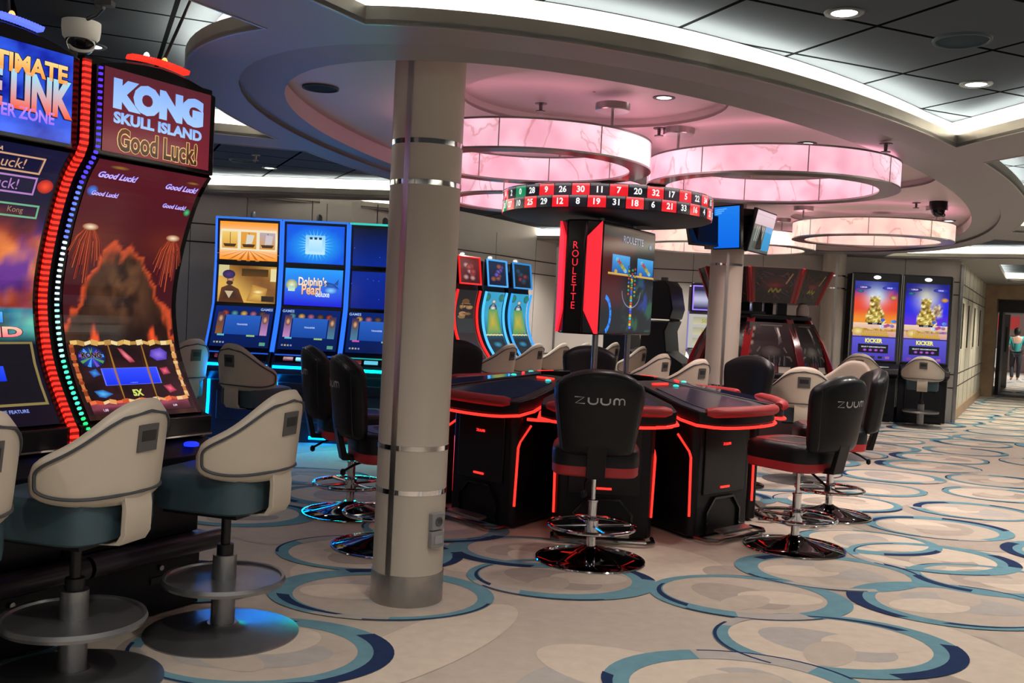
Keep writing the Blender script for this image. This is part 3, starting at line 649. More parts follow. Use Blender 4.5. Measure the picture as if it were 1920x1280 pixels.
stool(-3.03, 8.8, 62, 'cream stool half hidden behind the red-topped slot machine')
for k, s in enumerate(('cream stool in front of the red-framed curved slot machines, first of four in line', 'second cream stool in the line of four before the curved slot machines', 'third cream stool in the line of four, before the bluish wall', 'fourth cream stool in the line, partly behind the roulette display post')):
    stool(-.25 + .34 * k, 11.6 + .61 * k, 60.5, s)
stool(6.35, 15.2, -22, 'cream stool in front of the right of the two tall gold-screened machines')
stool(5.3, 15.0, -20, 'cream stool in front of the left of the two tall gold-screened machines')
stool(3.84, 11.3, 138, 'cream stool turned sideways with its pinkish inner back showing, before the left tall machine')
stool(2.80, 9.4, -16, 'cream stool back straight behind the roulette seats, before the domed red arcade machine')
stool(1.70, 10.0, 42, 'cream stool back beside the pink-lit pillar behind the roulette table')
stool(1.45, 10.9, 48, 'cream stool back seen between the roulette display posts and the pink-lit pillar')
stool(1.48, 13.1, 60, 'small distant cream stool back just left of the right roulette display post')
stool(1.25, 14.3, 60, 'small distant cream stool back midway between the two roulette display posts')
# ================================================================== ROULETTE: black chairs (facing +y in their own frame)
def zstrokes(mb, c, w, h, r, y, n=6):
    # the wide four-letter mark as ribbons in the x-z plane (reads from -y)
    X = lambda u: c[0] + (u - .5) * w; Zz = lambda v: c[1] + (v - .5) * h
    def seg(pts): mb.tube([(X(u), y, Zz(v)) for u, v in pts], r, n, flat=.45)
    seg([(0, 1), (.19, 1), (.02, 0), (.21, 0)])
    for s in (.28, .53): seg([(s, 1), (s, .35), (s + .03, .08), (s + .07, 0), (s + .11, 0), (s + .15, .08), (s + .18, .35), (s + .18, 1)])
    seg([(.79, 0), (.79, .7), (.81, .93), (.84, 1), (.87, .95), (.895, .7), (.895, 0)]); seg([(.895, .7), (.92, .95), (.95, 1), (.98, .93), (1, .7), (1, 0)])
def make_chair(name, label, loc, rz, group):
    t = thing(name, label, 'chair', loc, rz, group)
    m = MB(); m.lathe([(.33, 0), (.332, .006), (.325, .012), (.22, .03), (.11, .058), (.045, .085), (.04, .09)], n=64); m.build('base', P('black_chrome', (.06, .06, .065), .05, 1.0), t)
    m = MB(); m.torus((0, 0, .009), .329, .008, 64, 6); m.build('base_rim', CHROME, t)
    m = MB(); m.lathe([(.028, .085), (.028, .36), (.032, .362), (.032, .372), (.0, .373)], n=24); m.lathe([(.013, .37), (.013, .58)], n=16); m.build('post', CHROME, t)
    m = MB(); m.torus((0, 0, .215), .26, .0125, 64, 10)
    for k in (.35, .35 + PI / 2): m.tube([(.26 * math.cos(k), .26 * math.sin(k), .215), (-.26 * math.cos(k), -.26 * math.sin(k), .215)], .010)
    m.lathe([(.042, .17), (.042, .25)], n=24); m.build('foot_ring', CHROME, t)
    def cushion(mb, zs, w, d, cy, p=4.5, n=56):
        rs = []
        for z, g in zs:
            ring = []
            for k in range(n):
                a = 2 * PI * k / n; c, s = math.cos(a), math.sin(a); q = (abs(c) ** p + abs(s) ** p) ** (-1 / p); ring.append((w * g * c * q, cy + d * g * s * q, z))
            rs.append(ring)
        mb.add([p_ for r in rs for p_ in r], [(i * n + k, i * n + (k + 1) % n, (i + 1) * n + (k + 1) % n, (i + 1) * n + k) for i in range(len(rs) - 1) for k in range(n)] + [tuple(range(n))[::-1], tuple((len(rs) - 1) * n + k for k in range(n))])
    m = MB(); cushion(m, [(.605, .99), (.62, 1.0), (.68, 1.0), (.70, .985), (.715, .93), (.722, .8), (.722, .3)], .262, .265, .03); st = m.build('seat', BLKL, t)
    m = MB(); cushion(m, [(.545, .95), (.555, .985), (.60, .99), (.608, .985)], .262, .265, .03); m.build('seat_underside', REDL, t)
    m = MB(); cushion(m, [(.7205, .80), (.726, .78), (.727, .55), (.7215, .53)], .262, .265, .05); m.build('seat_insert', P('red_grey_leather', (.12, .03, .035), .35, var=.3, scale=6), st)
    m = MB(); m.box((0, .03, .54), (.30, .30, .02)); m.build('seat_plate', BLACK, t)
    # backrest: arched top, narrower at the bottom, slightly curved round the sitter
    def half(z):
        return .205 + (.262 - .205) * min(1, (z - .67) / .34) ** .8
    def back(u, v, s):
        x0 = (u - .5) * 2; zt = 1.185 - .085 * abs(x0) ** 2.4; zb = .675 + .012 * abs(x0) ** 4
        z = zb + (zt - zb) * v; f = (max(0, 1 - abs(2 * u - 1) ** 9) ** .5) * (max(0, 1 - abs(2 * v - 1) ** 9) ** .5)
        x = x0 * half(z) * (1 - .05 * (1 - min(1, (1 - v) * 12)) * abs(x0)); y = -.275 - .10 * (z - .68) + .055 * x0 * x0 + s * (.066 * f + .0005)
        return (x, y, z)
    m = MB(); nu, nv = 29, 23; m.grid(lambda u, v: back(u, v, -1), nu, nv); m.grid(lambda u, v: back(u, v, 1), nu, nv); o2 = nu * nv
    for i in range(nu - 1):
        for j in (0, nv - 1): m.f.append((i * nv + j, (i + 1) * nv + j, o2 + (i + 1) * nv + j, o2 + i * nv + j)); m.m.append(0)
    for j in range(nv - 1):
        for i in (0, nu - 1): m.f.append((i * nv + j, i * nv + j + 1, o2 + i * nv + j + 1, o2 + i * nv + j)); m.m.append(0)
    bk = m.build('backrest', BLKL, t, ang=60)
    m = MB(); m.tube([back(.045 + .91 * k / 30, .955, -.9) for k in range(31)], .006, 6); m.tube([back(.045, .955 - .9 * k / 20, -.9) for k in range(21)], .0045, 6); m.tube([back(.955, .955 - .9 * k / 20, -.9) for k in range(21)], .0045, 6); m.build('piping', P('piping_shine', (.03, .03, .032), .18), bk)
    m = MB(); zstrokes(m, (0, 1.005), .285, .036, .0078, 0); m.v = [(x, back(x / .5 + .5, .66, -1)[1] - .004 - .0 * x, z) for x, y, z in m.v]; m.v = [(x, y - (.105 * -.0) - .10 * (z - 1.005), z) for x, y, z in m.v]
    m.build('back_lettering', P('logo_silver', (.62, .62, .62), .4), bk)
    m = MB(); m.prismx([(-.345, .74), (-.30, .545), (-.10, .535), (-.10, .555), (-.27, .575), (-.315, .74)], -.055, .055); m.build('back_bracket', BLACK, t, bevel=.004)
    m = MB(); m.tube([(-.03, -.10, .54), (-.06, -.20, .50), (-.06, -.27, .46)], .008); m.lathe([(.001, 0), (.016, .01), (.018, .03), (.01, .045)], (-.06, -.27, .43), 10); m.build('height_lever', BLACK, t)
    return t
g2 = 'black chairs around the roulette'
CC = Vector((.70, 7.72, 0))
ch0 = make_chair('roulette_chair', 'black chair with its lettered back to us, directly before the front roulette station', (.54, 5.96, 0), math.radians(-4), g2)
def chair(x, y, rz, label, dz=0): return dup(ch0, (x, y, dz), math.radians(rz), label, g2)
chair(1.955, 6.56, 38, 'nearer black chair with silver lettering right of the roulette, red underside showing')
chair(2.56, 7.75, 82, 'black chair behind the nearer lettered chair right of the roulette')
chair(-.72, 6.05, -69, 'black chair whose seat goes behind the white front pillar')
chair(-1.09, 6.95, -70, 'farther black chair left of the roulette, blue light on its chrome base')
chair(-.35, 9.2, -145, 'black chair peeking out right of the white front pillar')
chair(.76, 9.42, 178, 'black chair across the roulette, under the hanging display')
chair(2.03, 9.0, 134, 'black chair on the far right of the roulette, before a cream stool')
# ================================================================== ROULETTE: eight player stations round the display (player side = -y)
RLED = LED('#ff2a22', 2.2)
TBS = P('table_screen_dark', (.012, .014, .03), .06, emit='#141a34', es=.4)
TBL = P('table_screen_glare', (.16, .14, .15), .06, emit='#6a5a60', es=.35)  # pale copy, ceiling reflection painted into colour and glow; not assigned
def make_station(name, label, loc, rz, group):
    t = thing(name, label, 'roulette station', loc, rz, group)
    # body
    body = [(-.30, 0.0), (.30, 0.0), (.33, .05), (.17, .62), (-.17, .62), (-.33, .05)]
    m = MB(); m.prismz(body, 0.02, .80); bd = m.build('body', BLACK, t, bevel=.012)
    m = MB(); m.prismz([(-.24, -.012), (.24, -.012), (.24, .0), (-.24, .0)], .30, .78); m.build('front_panel', DARK and P('panel_black', (.011, .011, .013), .3, var=.1, spec=.3), bd, bevel=.006)
    m = MB(); ar = [(-.20, .03), (-.20, .18), (-.11, .28), (.11, .28), (.20, .18), (.20, .03), (.185, .03), (.185, .175), (.105, .265), (-.105, .265), (-.185, .175), (-.185, .03)]
    m.prismy(ar, -.02, .0); m.build('kick_recess', GLOSSB, bd)
    m = MB(); zstrokes(m, (0, .645), .085, .016, .0035, -.016, 5); m.build('lit_lettering', RLED, bd, smooth=False)
    m = MB(); m.box((0, -.015, .345), (.10, .012, .013)); m.build('card_light', RLED, bd)
    for s in (-1, 1):
        m = MB(); m.tube([(s * .325, .035, .16), (s * .333, .04, .56), (s * .327, .06, .60), (s * .292, .19, .70)], .0085, 8); m.build('edge_light', RLED, bd)
    m = MB(); m.tube([(-.33, -.02, .03), (-.33, -.13, .03), (-.28, -.17, .03), (.28, -.17, .03), (.33, -.13, .03), (.33, -.02, .03)], .014, 8); m.build('foot_rail', P('dark_chrome', (.2, .2, .2), .2, 1.), t)
    m = MB(); m.box((0, -.11, .065), (.34, .075, .018), 0, .12); m.tube([(-.1, -.11, .06), (-.1, -.02, .05)], .01); m.tube([(.1, -.11, .06), (.1, -.02, .05)], .01); m.build('foot_plate', STEEL, t)
    # desk: wide curved outer edge, narrowing and rising to the middle
    def outl(g=1.0, dy=0):
        pts = []
        for k in range(13):
            x = -1 + k / 6; pts.append((x * .445 * g, -.15 - .05 * (1 - x * x) + .06 * abs(x) ** 6 + dy))
        return pts + [(.43 * g, .08), (.155 * g, .74), (-.155 * g, .74), (-.43 * g, .08)]
    zt = lambda y: .875 + (y + .2) * .155
    m = MB(); o_ = outl(); n = len(o_)
    m.add([(x, y, zt(y) - .085) for x, y in o_] + [(x, y, zt(y)) for x, y in o_], [tuple(range(n))[::-1], tuple(range(n, 2 * n))] + [(i, (i + 1) % n, n + (i + 1) % n, n + i) for i in range(n)])
    dk = m.build('desk', BLACK, t, bevel=.012, seg=3)
    m = MB(); sc = [(-.33, -.085), (.33, -.085), (.33, .06), (.17, .50), (-.17, .50), (-.33, .06)]
    m.prism(sc, lambda p: (p[0], p[1], zt(p[1]) - .002), lambda p: (p[0], p[1], zt(p[1]) + .004)); m.build('touch_screen', TBS, dk, smooth=False)
    m = MB(); ns = 20
    path = [(-.395 + .79 * k / ns, -.145 - .042 * (1 - (-1 + 2 * k / ns) ** 2) + .035 * abs(-1 + 2 * k / ns) ** 8, zt(-.15) + .004) for k in range(ns + 1)]
    m.tube(path, [.03] + [.046] * (ns - 1) + [.03], 14, flat=.8); m.build('arm_pad', REDL, dk)
    m = MB(); path = [(-.30, .41, zt(.41) - .085), (-.40, .17, zt(.17) - .09), (-.445, .06, zt(.06) - .094), (-.455, -.08, zt(-.08) - .094)] + [(x, y - .012, zt(y) - .094) for x, y in o_[1:12]] + [(.455, -.08, zt(-.08) - .094), (.445, .06, zt(.06) - .094), (.40, .17, zt(.17) - .09), (.30, .41, zt(.41) - .085)]
    m.tube(path, .0105, 8); m.build('desk_light', RLED, dk)
    m = MB(); m.box((0, .60, zt(.6) + .006), (.17, .02, .014)); m.build('status_light', RLED, dk)
    m = MB(); m.lathe([(.022, 0), (.022, .008), (.012, .014)], (.10, .53, zt(.53) + .003), 14); m.build('call_button', LED('#3ad8d0', 1.2), dk)
    # shelf with a light to the next station
    m = MB(); m.prismz([(.33, .12), (.445, .20), (.40, .40), (.25, .30)], .745, .765); sh = m.build('side_shelf', BLACK, t)
    m = MB(); m.tube([(.335, .11, .755), (.40, .145, .755), (.455, .205, .755)], .011, 8); m.build('shelf_light', RLED, sh)
    return t
g3 = 'roulette player stations'
lab = ['roulette station behind the lettered black chair, facing us', 'roulette station facing right front, pale glare on its table screen', 'roulette station facing right, its red arm pad sticking out behind the pale-screened one',
       'roulette station on the far right side near the black chair before the cream stool', 'far roulette station facing away from us, under the display', 'far left roulette station facing away toward the curved slot machines',
       'roulette station almost wholly hidden behind the white front pillar', 'roulette station just right of the white front pillar, dark blue table screen']
s0 = None
for k in range(8):
    a = math.radians(-92 + 45 * k); loc = CC + Vector((math.cos(a), math.sin(a), 0)) * 1.2; rz = a + PI / 2
    if s0 is None: s0 = make_station('roulette_station', lab[0], loc, rz, g3)
    else: dup(s0, loc, rz, lab[k], g3)
# ================================================================== ROULETTE: hanging display
t = thing('roulette_display', 'black double-sided roulette display with red edges on posts at the table centre', 'display', CC, TH)   # +x = along the room
DX = .12
m = MB(); m.lathe([(.455, 0), (.455, .90), (.30, 1.0), (.02, 1.01)], n=8); m.build('hub', BLACK, t, bevel=.01)
for x in (-.24 + DX, .40 + DX):
    m = MB(); m.tube([(x, 0, .98), (x, 0, 2.26)], .024, 14); m.build('post', STEEL, t)
L0, L1, HW = -.54, .62, .16
m = MB(); m.prismz([(L0, -.075), (L0 + .085, -HW), (L1, -HW), (L1, HW), (L0 + .085, HW), (L0, .075)], 1.345, 2.185); hs = m.build('housing', GLOSSB, t, bevel=.012)
for s in (-1, 1):      # raised red wings wrapping the near end
    q = [(1.0, 2.178), (.08, 2.06), (.06, 1.52), (.80, 1.352), (1.0, 1.352)]
    ch = lambda k, z, off: Vector((L0 + .085 * k, s * (.075 + .085 * k), z)) + Vector((-1, s, 0)).normalized() * off
    m = MB(); m.prism(q, lambda p: ch(p[0], p[1], .003), lambda p: ch(p[0], p[1], .02)); m.build('red_wing', LED('#ff2636', 1.1), hs, smooth=False)
def art_roul(A):
    def f(u, v):
        n = fbm(u * 3, v * 3, 5, 21); c = mixc(lin('#4a1416'), lin('#16181d'), sstep(.25, .62, u + .25 * n)); c = mixc(c, lin('#141418'), sstep(.34, .18, v))
        c = mixc(c, lin('#1f3a8a'), .9 * sstep(.05, .35, fbm(u * 5, v * 5, 4, 30)) * sstep(.6, .8, u) * sstep(.1, .3, v) * sstep(.75, .5, v)); return mixc(c, lin('#2a5a3a'), .8 * sstep(.15, .4, fbm(u * 6, v * 6, 4, 37)) * sstep(.35, .6, u) * sstep(.7, .4, v))
    A.field(f, 40, 34)
    A.rect(0, .90, 1, 1, '#23272b', '#4a4438'); A.text('ROULETTE', .55, .90, .055, '#7f8aa0', wmax=.40, l=3)
    for u in (.34, .82):
        A.rect(u - .17, .56, u + .16, .74, '#1d55a8', '#49a8e8', l=1.4)
        for k in range(9): A.ell(u - .1 + .2 * ((k * 37) % 10) / 10, .58 + .13 * ((k * 53) % 10) / 10, .03, .02, ['#c8a040', '#3a9a58', '#b04030', '#6ac0e0'][k % 4], l=2, n=10)
    A.rect(.1, .545, 1, .565, '#c88a3a', '#e0c060', l=2.5)
    for k in range(18): A.rect(.535, .03 + k * .03, .575, .055 + k * .03, ['#4a6aff', '#e0c040', '#d84a30', '#40c0c0', '#ffb030', '#3048d0'][k % 6], l=2.6)
    for k in range(24): A.ell(.555 + .07 * math.sin(k * 2.1), .35 + .3 * (k / 24), .025, .016, ['#e0d040', '#40c080', '#e05030', '#4080e0'][k % 4], '#202428', l=2.7, n=8)
    A.line([(.555 + .18 * math.cos(PI + PI * k / 14), .40 - .16 * math.sin(PI * k / 14)) for k in range(15)], .010, '#7a80a0', l=2.4)
    A.line([(.06 + .12 * math.cos(t_), .16 + .17 * math.sin(t_)) for t_ in [-1.2 + 2.6 * k / 12 for k in range(13)]], .035, '#2a8cff', l=2.5)
    for k in range(5): A.text(str((3, 35, 12, 28, 0)[k]), .06 + .12 * math.cos(-1 + .45 * k), .16 + .17 * math.sin(-1 + .45 * k), .022, '#0a1030', l=3.4)
    A.ell(.9, .87, .03, .03, '#5a8ac0', '#2a3a50', l=2)
for s in (-1, 1):
    A = Art(*(flat_map((L0 + .12, -HW - .004, 1.37), (L1 - L0 - .14, 0, 0), (0, 0, .79)) if s < 0 else flat_map((L1 - .02, HW + .004, 1.37), (-(L1 - L0 - .14), 0, 0), (0, 0, .79)))); art_roul(A); A.build('display_screen', hs)
A = Art(*flat_map((L0 - .004, .07, 1.38), (0, -.14, 0), (0, 0, .77)))
for k, c in enumerate('ROULETTE'): A.text(c, .5, .80 - k * .082, .052, '#ff3040', l=1, bold=.0)
A.build('end_lettering', hs)
# number sign on top of the posts
t2 = thing('roulette_sign', 'round black sign with two rows of red and black numbers above the roulette', 'sign', (.69, 7.80, 0), 0)
RS, ZB = .82, 2.235
m = MB(); m.lathe([(RS - .04, ZB), (RS - .005, ZB + .012), (RS - .005, ZB + .185), (RS - .03, ZB + .19), (.02, ZB + .19)], n=96); m.build('drum', P('matt_black', (.02, .02, .022), .5, var=.1), t2)
WHEEL = ['0', '28', '9', '26', '30', '11', '7', '20', '32', '17', '5', '22', '34', '15', '3', '24', '36', '13', '1', '00', '27', '10', '25', '29', '12', '8', '19', '31', '18', '6', '21', '33', '16', '4', '23', '35', '14', '2']
REDS = {1, 3, 5, 7, 9, 12, 14, 16, 18, 19, 21, 23, 25, 27, 30, 32, 34, 36}
def ringmap(u, v, off=0): a = -PI / 2 + u; r = RS + off; return Vector((r * math.cos(a), r * math.sin(a), ZB + .014 + .17 * v))
A = Art(ringmap, 1 / RS, .17)
dth = 2 * PI / 38
for row in (0, 1):
    for k in range(38):
        n_ = WHEEL[k]; u = (k - (5.35 if row else 26.47)) * dth - .096
        v0, v1 = (.505, .99) if row else (.01, .495)
        c = '#0a8a5a' if n_ in ('0', '00') else ('#f0202a' if int(n_) in REDS else '#16181f')
        cc = lin(c); A.field(lambda a, b: mixc(cc, mixc(cc, (1, 1, 1), .25), max(0, b - .8) * 5), 4, 4, u - dth * .48, v0, u + dth * .48, v1, 0)
        A.w, A.h = RS, .17
        A.text(n_, u, (v0 + v1) / 2, .046, '#ffffff', l=3, bold=.03)
A.build('number_band', t2)
m = MB(); m.torus((0, 0, ZB + .186), RS, .004, 96, 6); m.build('sign_rim', CHROME, t2)
# ================================================================== CHANDELIERS
def marble(name, a, b, es):
    m_ = bpy.data.materials.new(name); m_.use_nodes = True; nt = m_.node_tree; bs = nt.nodes['Principled BSDF']; tc = nt.nodes.new('ShaderNodeTexCoord')
    n1 = nt.nodes.new('ShaderNodeTexNoise'); n1.inputs['Scale'].default_value = 3.2; n1.inputs['Detail'].default_value = 2; nt.links.new(tc.outputs['Object'], n1.inputs['Vector'])
    r1 = nt.nodes.new('ShaderNodeValToRGB'); r1.color_ramp.elements[0].position = .35; r1.color_ramp.elements[1].position = .68; r1.color_ramp.elements[0].color = (*lin(a), 1); r1.color_ramp.elements[1].color = (*lin(b), 1); nt.links.new(n1.outputs['Fac'], r1.inputs[0])
    n2 = nt.nodes.new('ShaderNodeTexNoise'); n2.inputs['Scale'].default_value = 2.1; n2.inputs['Detail'].default_value = 5; n2.inputs['Distortion'].default_value = 1.2; nt.links.new(tc.outputs['Object'], n2.inputs['Vector'])
    s_ = nt.nodes.new('ShaderNodeMath'); s_.operation = 'SUBTRACT'; s_.inputs[1].default_value = .5; nt.links.new(n2.outputs['Fac'], s_.inputs[0])
    ab = nt.nodes.new('ShaderNodeMath'); ab.operation = 'ABSOLUTE'; nt.links.new(s_.outputs[0], ab.inputs[0])
    r2 = nt.nodes.new('ShaderNodeValToRGB'); r2.color_ramp.elements[0].position = 0; r2.color_ramp.elements[1].position = .018; r2.color_ramp.elements[0].color = (.72, .55, .52, 1); r2.color_ramp.elements[1].color = (1, 1, 1, 1); nt.links.new(ab.outputs[0], r2.inputs[0])
    mx = nt.nodes.new('ShaderNodeMix'); mx.data_type = 'RGBA'; mx.blend_type = 'MULTIPLY'; mx.inputs[0].default_value = 1; nt.links.new(r1.outputs[0], mx.inputs[6]); nt.links.new(r2.outputs[0], mx.inputs[7])
    bs.inputs['Base Color'].default_value = (.5, .4, .4, 1); bs.inputs['Roughness'].default_value = .3; nt.links.new(mx.outputs[2], bs.inputs['Emission Color']); bs.inputs['Emission Strength'].default_value = es
    return m_
PINK = marble('pink_alabaster', '#ec9fb6', '#ffdcec', 1.0); PEACH = marble('peach_alabaster', '#f0bdb4', '#ffeed6', 1.0)
UPL = LED('#ffb0c4', 4.0)
SEAM = P('seam_grey', (.30, .24, .24), .4)
RIM = P('rim_nickel', (.42, .39, .38), .28, 1.0)
def make_chandelier(name, label, x, y, R, mat, rot=0, h=.185, th=.13, zb=2.435):
    t = thing(name, label, 'chandelier', (x, y, zb), rot, 'glowing ring chandeliers')
    def seams(mb, r):
        mb.mi = 1
        for k in range(8): a = 2 * PI * k / 8 + .2; mb.box((r * math.cos(a), r * math.sin(a), h / 2), (.004, .006, h - .02), a)
        return mb
    m = MB(); m.lathe([(R, .012), (R, h - .012)], n=96, caps=False); seams(m, R + .001).build('outer_band', [mat, SEAM], t, fix=False)
    m = MB(); m.lathe([(R - th, h - .012), (R - th, .012)], n=96, caps=False); seams(m, R - th - .001).build('inner_band', [mat, SEAM], t, fix=False)
    m = MB(); m.lathe([(R - th + .03, h + .003), (R - .03, h + .003)], n=64, caps=False); m.build('added_up_fill', UPL, t, fix=False)  # hidden strip added on top to throw pink onto the recess
    for z0, z1, nm in ((0, .012, 'bottom_rim'), (h - .012, h, 'top_rim')):
        m = MB(); m.lathe([(R - th - .004, z0), (R + .004, z0), (R + .004, z1), (R - th - .004, z1), (R - th - .004, z0)], n=96, caps=False); m.build(nm, RIM, t)
    for k in range(3):
        a = 2 * PI * k / 3 + .9; p = ((R - th / 2) * math.cos(a), (R - th / 2) * math.sin(a))
        m = MB(); m.tube([(*p, h - .005), (*p, ZR - zb)], .009, 10); rd = m.build('rod', RIM, t)
        m = MB(); m.lathe([(.10, -.045), (.105, -.04), (.105, 0)], (*p, ZR - zb), 28); m.build('canopy', RIM, rd)
    return t
make_chandelier('ring_chandelier', 'pink ring chandelier nearest the white front pillar', .05, 6.56, .80, PINK, .35)
make_chandelier('ring_chandelier', 'pink ring chandelier hanging above and right of the roulette sign', 1.77, 7.03, .865, PINK, .6)
make_chandelier('ring_chandelier', 'peach-lit ring chandelier farthest to the right, near the tall gold-screened machines', 3.86, 10.8, .835, PEACH, .2)
make_chandelier('ring_chandelier', 'pink ring chandelier behind the one by the white pillar, just over the number sign', .20, 8.76, .90, PINK, 1.0)
make_chandelier('ring_chandelier', 'far pale ring chandelier behind the screens on the pink-lit pillar', 2.7, 13.1, 1.2, PEACH, .1)
# ================================================================== CEILING FITTINGS
def downlight(x, y, z, label, r=.055, lamp=0):
    t = thing('ceiling_downlight', label, 'downlight', (x, y, z), 0, 'recessed downlights')
    m = MB(); m.lathe([(r * 1.55, 0), (r * 1.5, -.006), (r * 1.05, -.007), (r * 1.0, .02)], n=28, caps=False); m.build('trim_ring', P('downlight_ring', (.03, .04, .05), .5), t)
    m = MB(); m.lathe([(r, -.004), (r * .6, -.008), (.001, -.010)], n=24, caps=False); m.build('lens', P('lamp_lens', (.8, .8, .8), .4, emit=(1, .95, .88), es=6), t)
    if lamp: spot(x, y, z - .03, lamp)
    return t
downlight(1.36, 4.30, ZT, 'recessed downlight in the dark tiles near the top edge, toward the corner'); downlight(2.45, 5.41, ZT, 'recessed downlight in the dark tiles near the right edge')
downlight(.85, 6.05, ZT - .015, 'downlight inside the round pink ceiling niche', .045, 40); downlight(2.0, 6.98, ZR, 'downlight in the pink ceiling above the large right ring chandelier', .045, 40)
downlight(4.95, 11.4, ZR, 'small downlight at the far right end of the pink recess', .05, 40); downlight(-2.42, 5.55, ZT, 'downlight just under the white dome camera', .05, 30); downlight(-2.62, 10.35, ZT, 'small dark downlight left of the pillar above the blue screens', .05, 30)
def speaker(x, y, z, label, r=.13):
    t = thing('ceiling_speaker', label, 'speaker', (x, y, z), 0)
    m = MB(); m.lathe([(r, 0), (r * .98, -.012), (r * .9, -.012), (r * .88, -.004)], n=36, caps=False); m.build('ring', P('speaker_ring', (.05, .075, .095), .6, spec=.2), t)
    m = MB(); m.lathe([(r * .9, -.006), (r * .5, -.009), (.001, -.010)], n=36, caps=False); m.build('grille', P('speaker_grille', (.028, .05, .066), .8, spec=.1), t); return t
speaker(2.01, 4.61, ZT, 'round dark ceiling speaker in the tiles between the two bright downlights'); speaker(-2.77, 9.87, ZT, 'oval-looking dark ceiling speaker over the blue slot machines'); speaker(-1.22, 5.95, ZR, 'faint round speaker in the pink recess left of the front pillar', .11)
def sprinkler(x, y, z, label):
    t = thing('sprinkler', label, 'sprinkler', (x, y, z), 0, 'ceiling sprinklers')
    m = MB(); m.lathe([(.04, 0), (.04, -.006), (.012, -.01), (.010, -.05), (.001, -.05)], n=18, caps=False); m.build('stem', P('sprinkler_grey', (.12, .11, .11), .4, .6), t)
    m = MB(); m.lathe([(.001, -.056), (.03, -.056), (.03, -.05), (.001, -.05)], n=18, caps=False); m.build('deflector', P('sprinkler_grey', (.1, .1, .1), .4), t); return t
sprinkler(.11, 6.4, ZT - .015, 'small sprinkler in the round pink niche beside the chandelier canopy'); sprinkler(2.27, 6.20, ZS, 'sprinkler on the ring soffit above the large right ring chandelier'); sprinkler(-2.53, 9.46, ZT, 'sprinkler in the tiles above the blue slot machines'); sprinkler(3.98, 9.94, ZR, 'sprinkler left of the black dome camera'); sprinkler(.92, 6.70, ZR, 'sprinkler at the rim of the round niche between two pink chandeliers')
def dome_cam(x, y, z, label, body, s=1.0):
    t = thing('dome_camera', label, 'security camera', (x, y, z), 0)
    m = MB(); m.lathe([(.085 * s, 0), (.085 * s, -.035 * s), (.08 * s, -.07 * s), (.068 * s, -.085 * s)], n=32, caps=False); m.build('housing', body, t)
    m = MB(); m.lathe([(.066 * s, -.08 * s), (.064 * s, -.10 * s), (.05 * s, -.13 * s), (.03 * s, -.148 * s), (.001, -.153 * s)], n=28, caps=False); d_ = m.build('dome', GLOSSB, t)
    m = MB(); m.torus((0, 0, 0), .05 * s, .008 * s, 28, 6); r_ = m.build('lens_ring', WHITE if body == WHITE else DARK, d_); r_.location = (.012 * s, -.02 * s, -.115 * s); r_.rotation_euler = (.6, .3, 0); return t
dome_cam(-2.27, 5.07, ZT, 'white dome camera hanging over the slot machine with the blue topper', WHITE, 1.1); dome_cam(4.13, 9.77, ZR, 'black dome camera on the pink recess at the far right', BLACK)
m = MB(); m.tube([(-2.0, 4.69, ZT), (-2.0, 4.69, ZT - .03), (-2.05, 4.74, ZT - .05), (-2.12, 4.80, ZT - .055)], .01); m.box((-1.99, 4.68, ZT - .012), (.08, .05, .024)); tag(m.build('ceiling_bracket', DARK), 'dark angled bracket on the ceiling just above the white dome camera', 'bracket')
# ================================================================== BLUE TRIPLE-SCREEN MACHINES
def led_path(pts, x, r, mat, name, par):
    m = MB(); m.tube([(x, y, z) for y, z in pts], r, 6); return m.build(name, mat, par)
def art_blue_low(A, s):
    A.field(lambda u, v: mixc(lin('#0a1c52'), lin('#0d2670'), v), 2, 6)
    A.rect(.2, .3, .8, .78, '#1c48a0', '#2a60c0', l=1.5); r = random.Random(s)
    for k in range(5): A.ell(.18 + .16 * k, .82, .07, .08, ['#c04a30', '#5aa0b0', '#e0b060', '#b06a90', '#705030'][(k + s) % 5], '#1a1a30', l=1.3, n=12)
    for u in (.12, .88): A.rect(u - .06, .3, u + .06, .84, ['#8a5a30', '#c08ac0', '#4a80a0'][(s + (u > .5)) % 3], '#4a3048', l=1.4); A.ell(u, .68, .045, .1, '#e0b090', '#5a3020', l=1.8, n=12)
    A.rect(.1, .26, .22, .30, '#d050b0' if s == 2 else '#5ac0d8', l=2); A.rect(.6, .26, .74, .30, '#9ac070', l=2); A.text('TRANSFER', .5, .55, .018, '#c0d0ff', l=3)
    for k in range(4): A.rect(.06 + .05 * k, .08, .09 + .05 * k, .12, ['#8090b0', '#c0b060', '#a0a0a0', '#8090c0'][k], l=2)
    A.rect(.84, .05, .94, .13, '#5a9a80', l=2); A.text('GAMES', .88 if s < 1 else .1, .94, .03, '#a0b8e0', l=2)
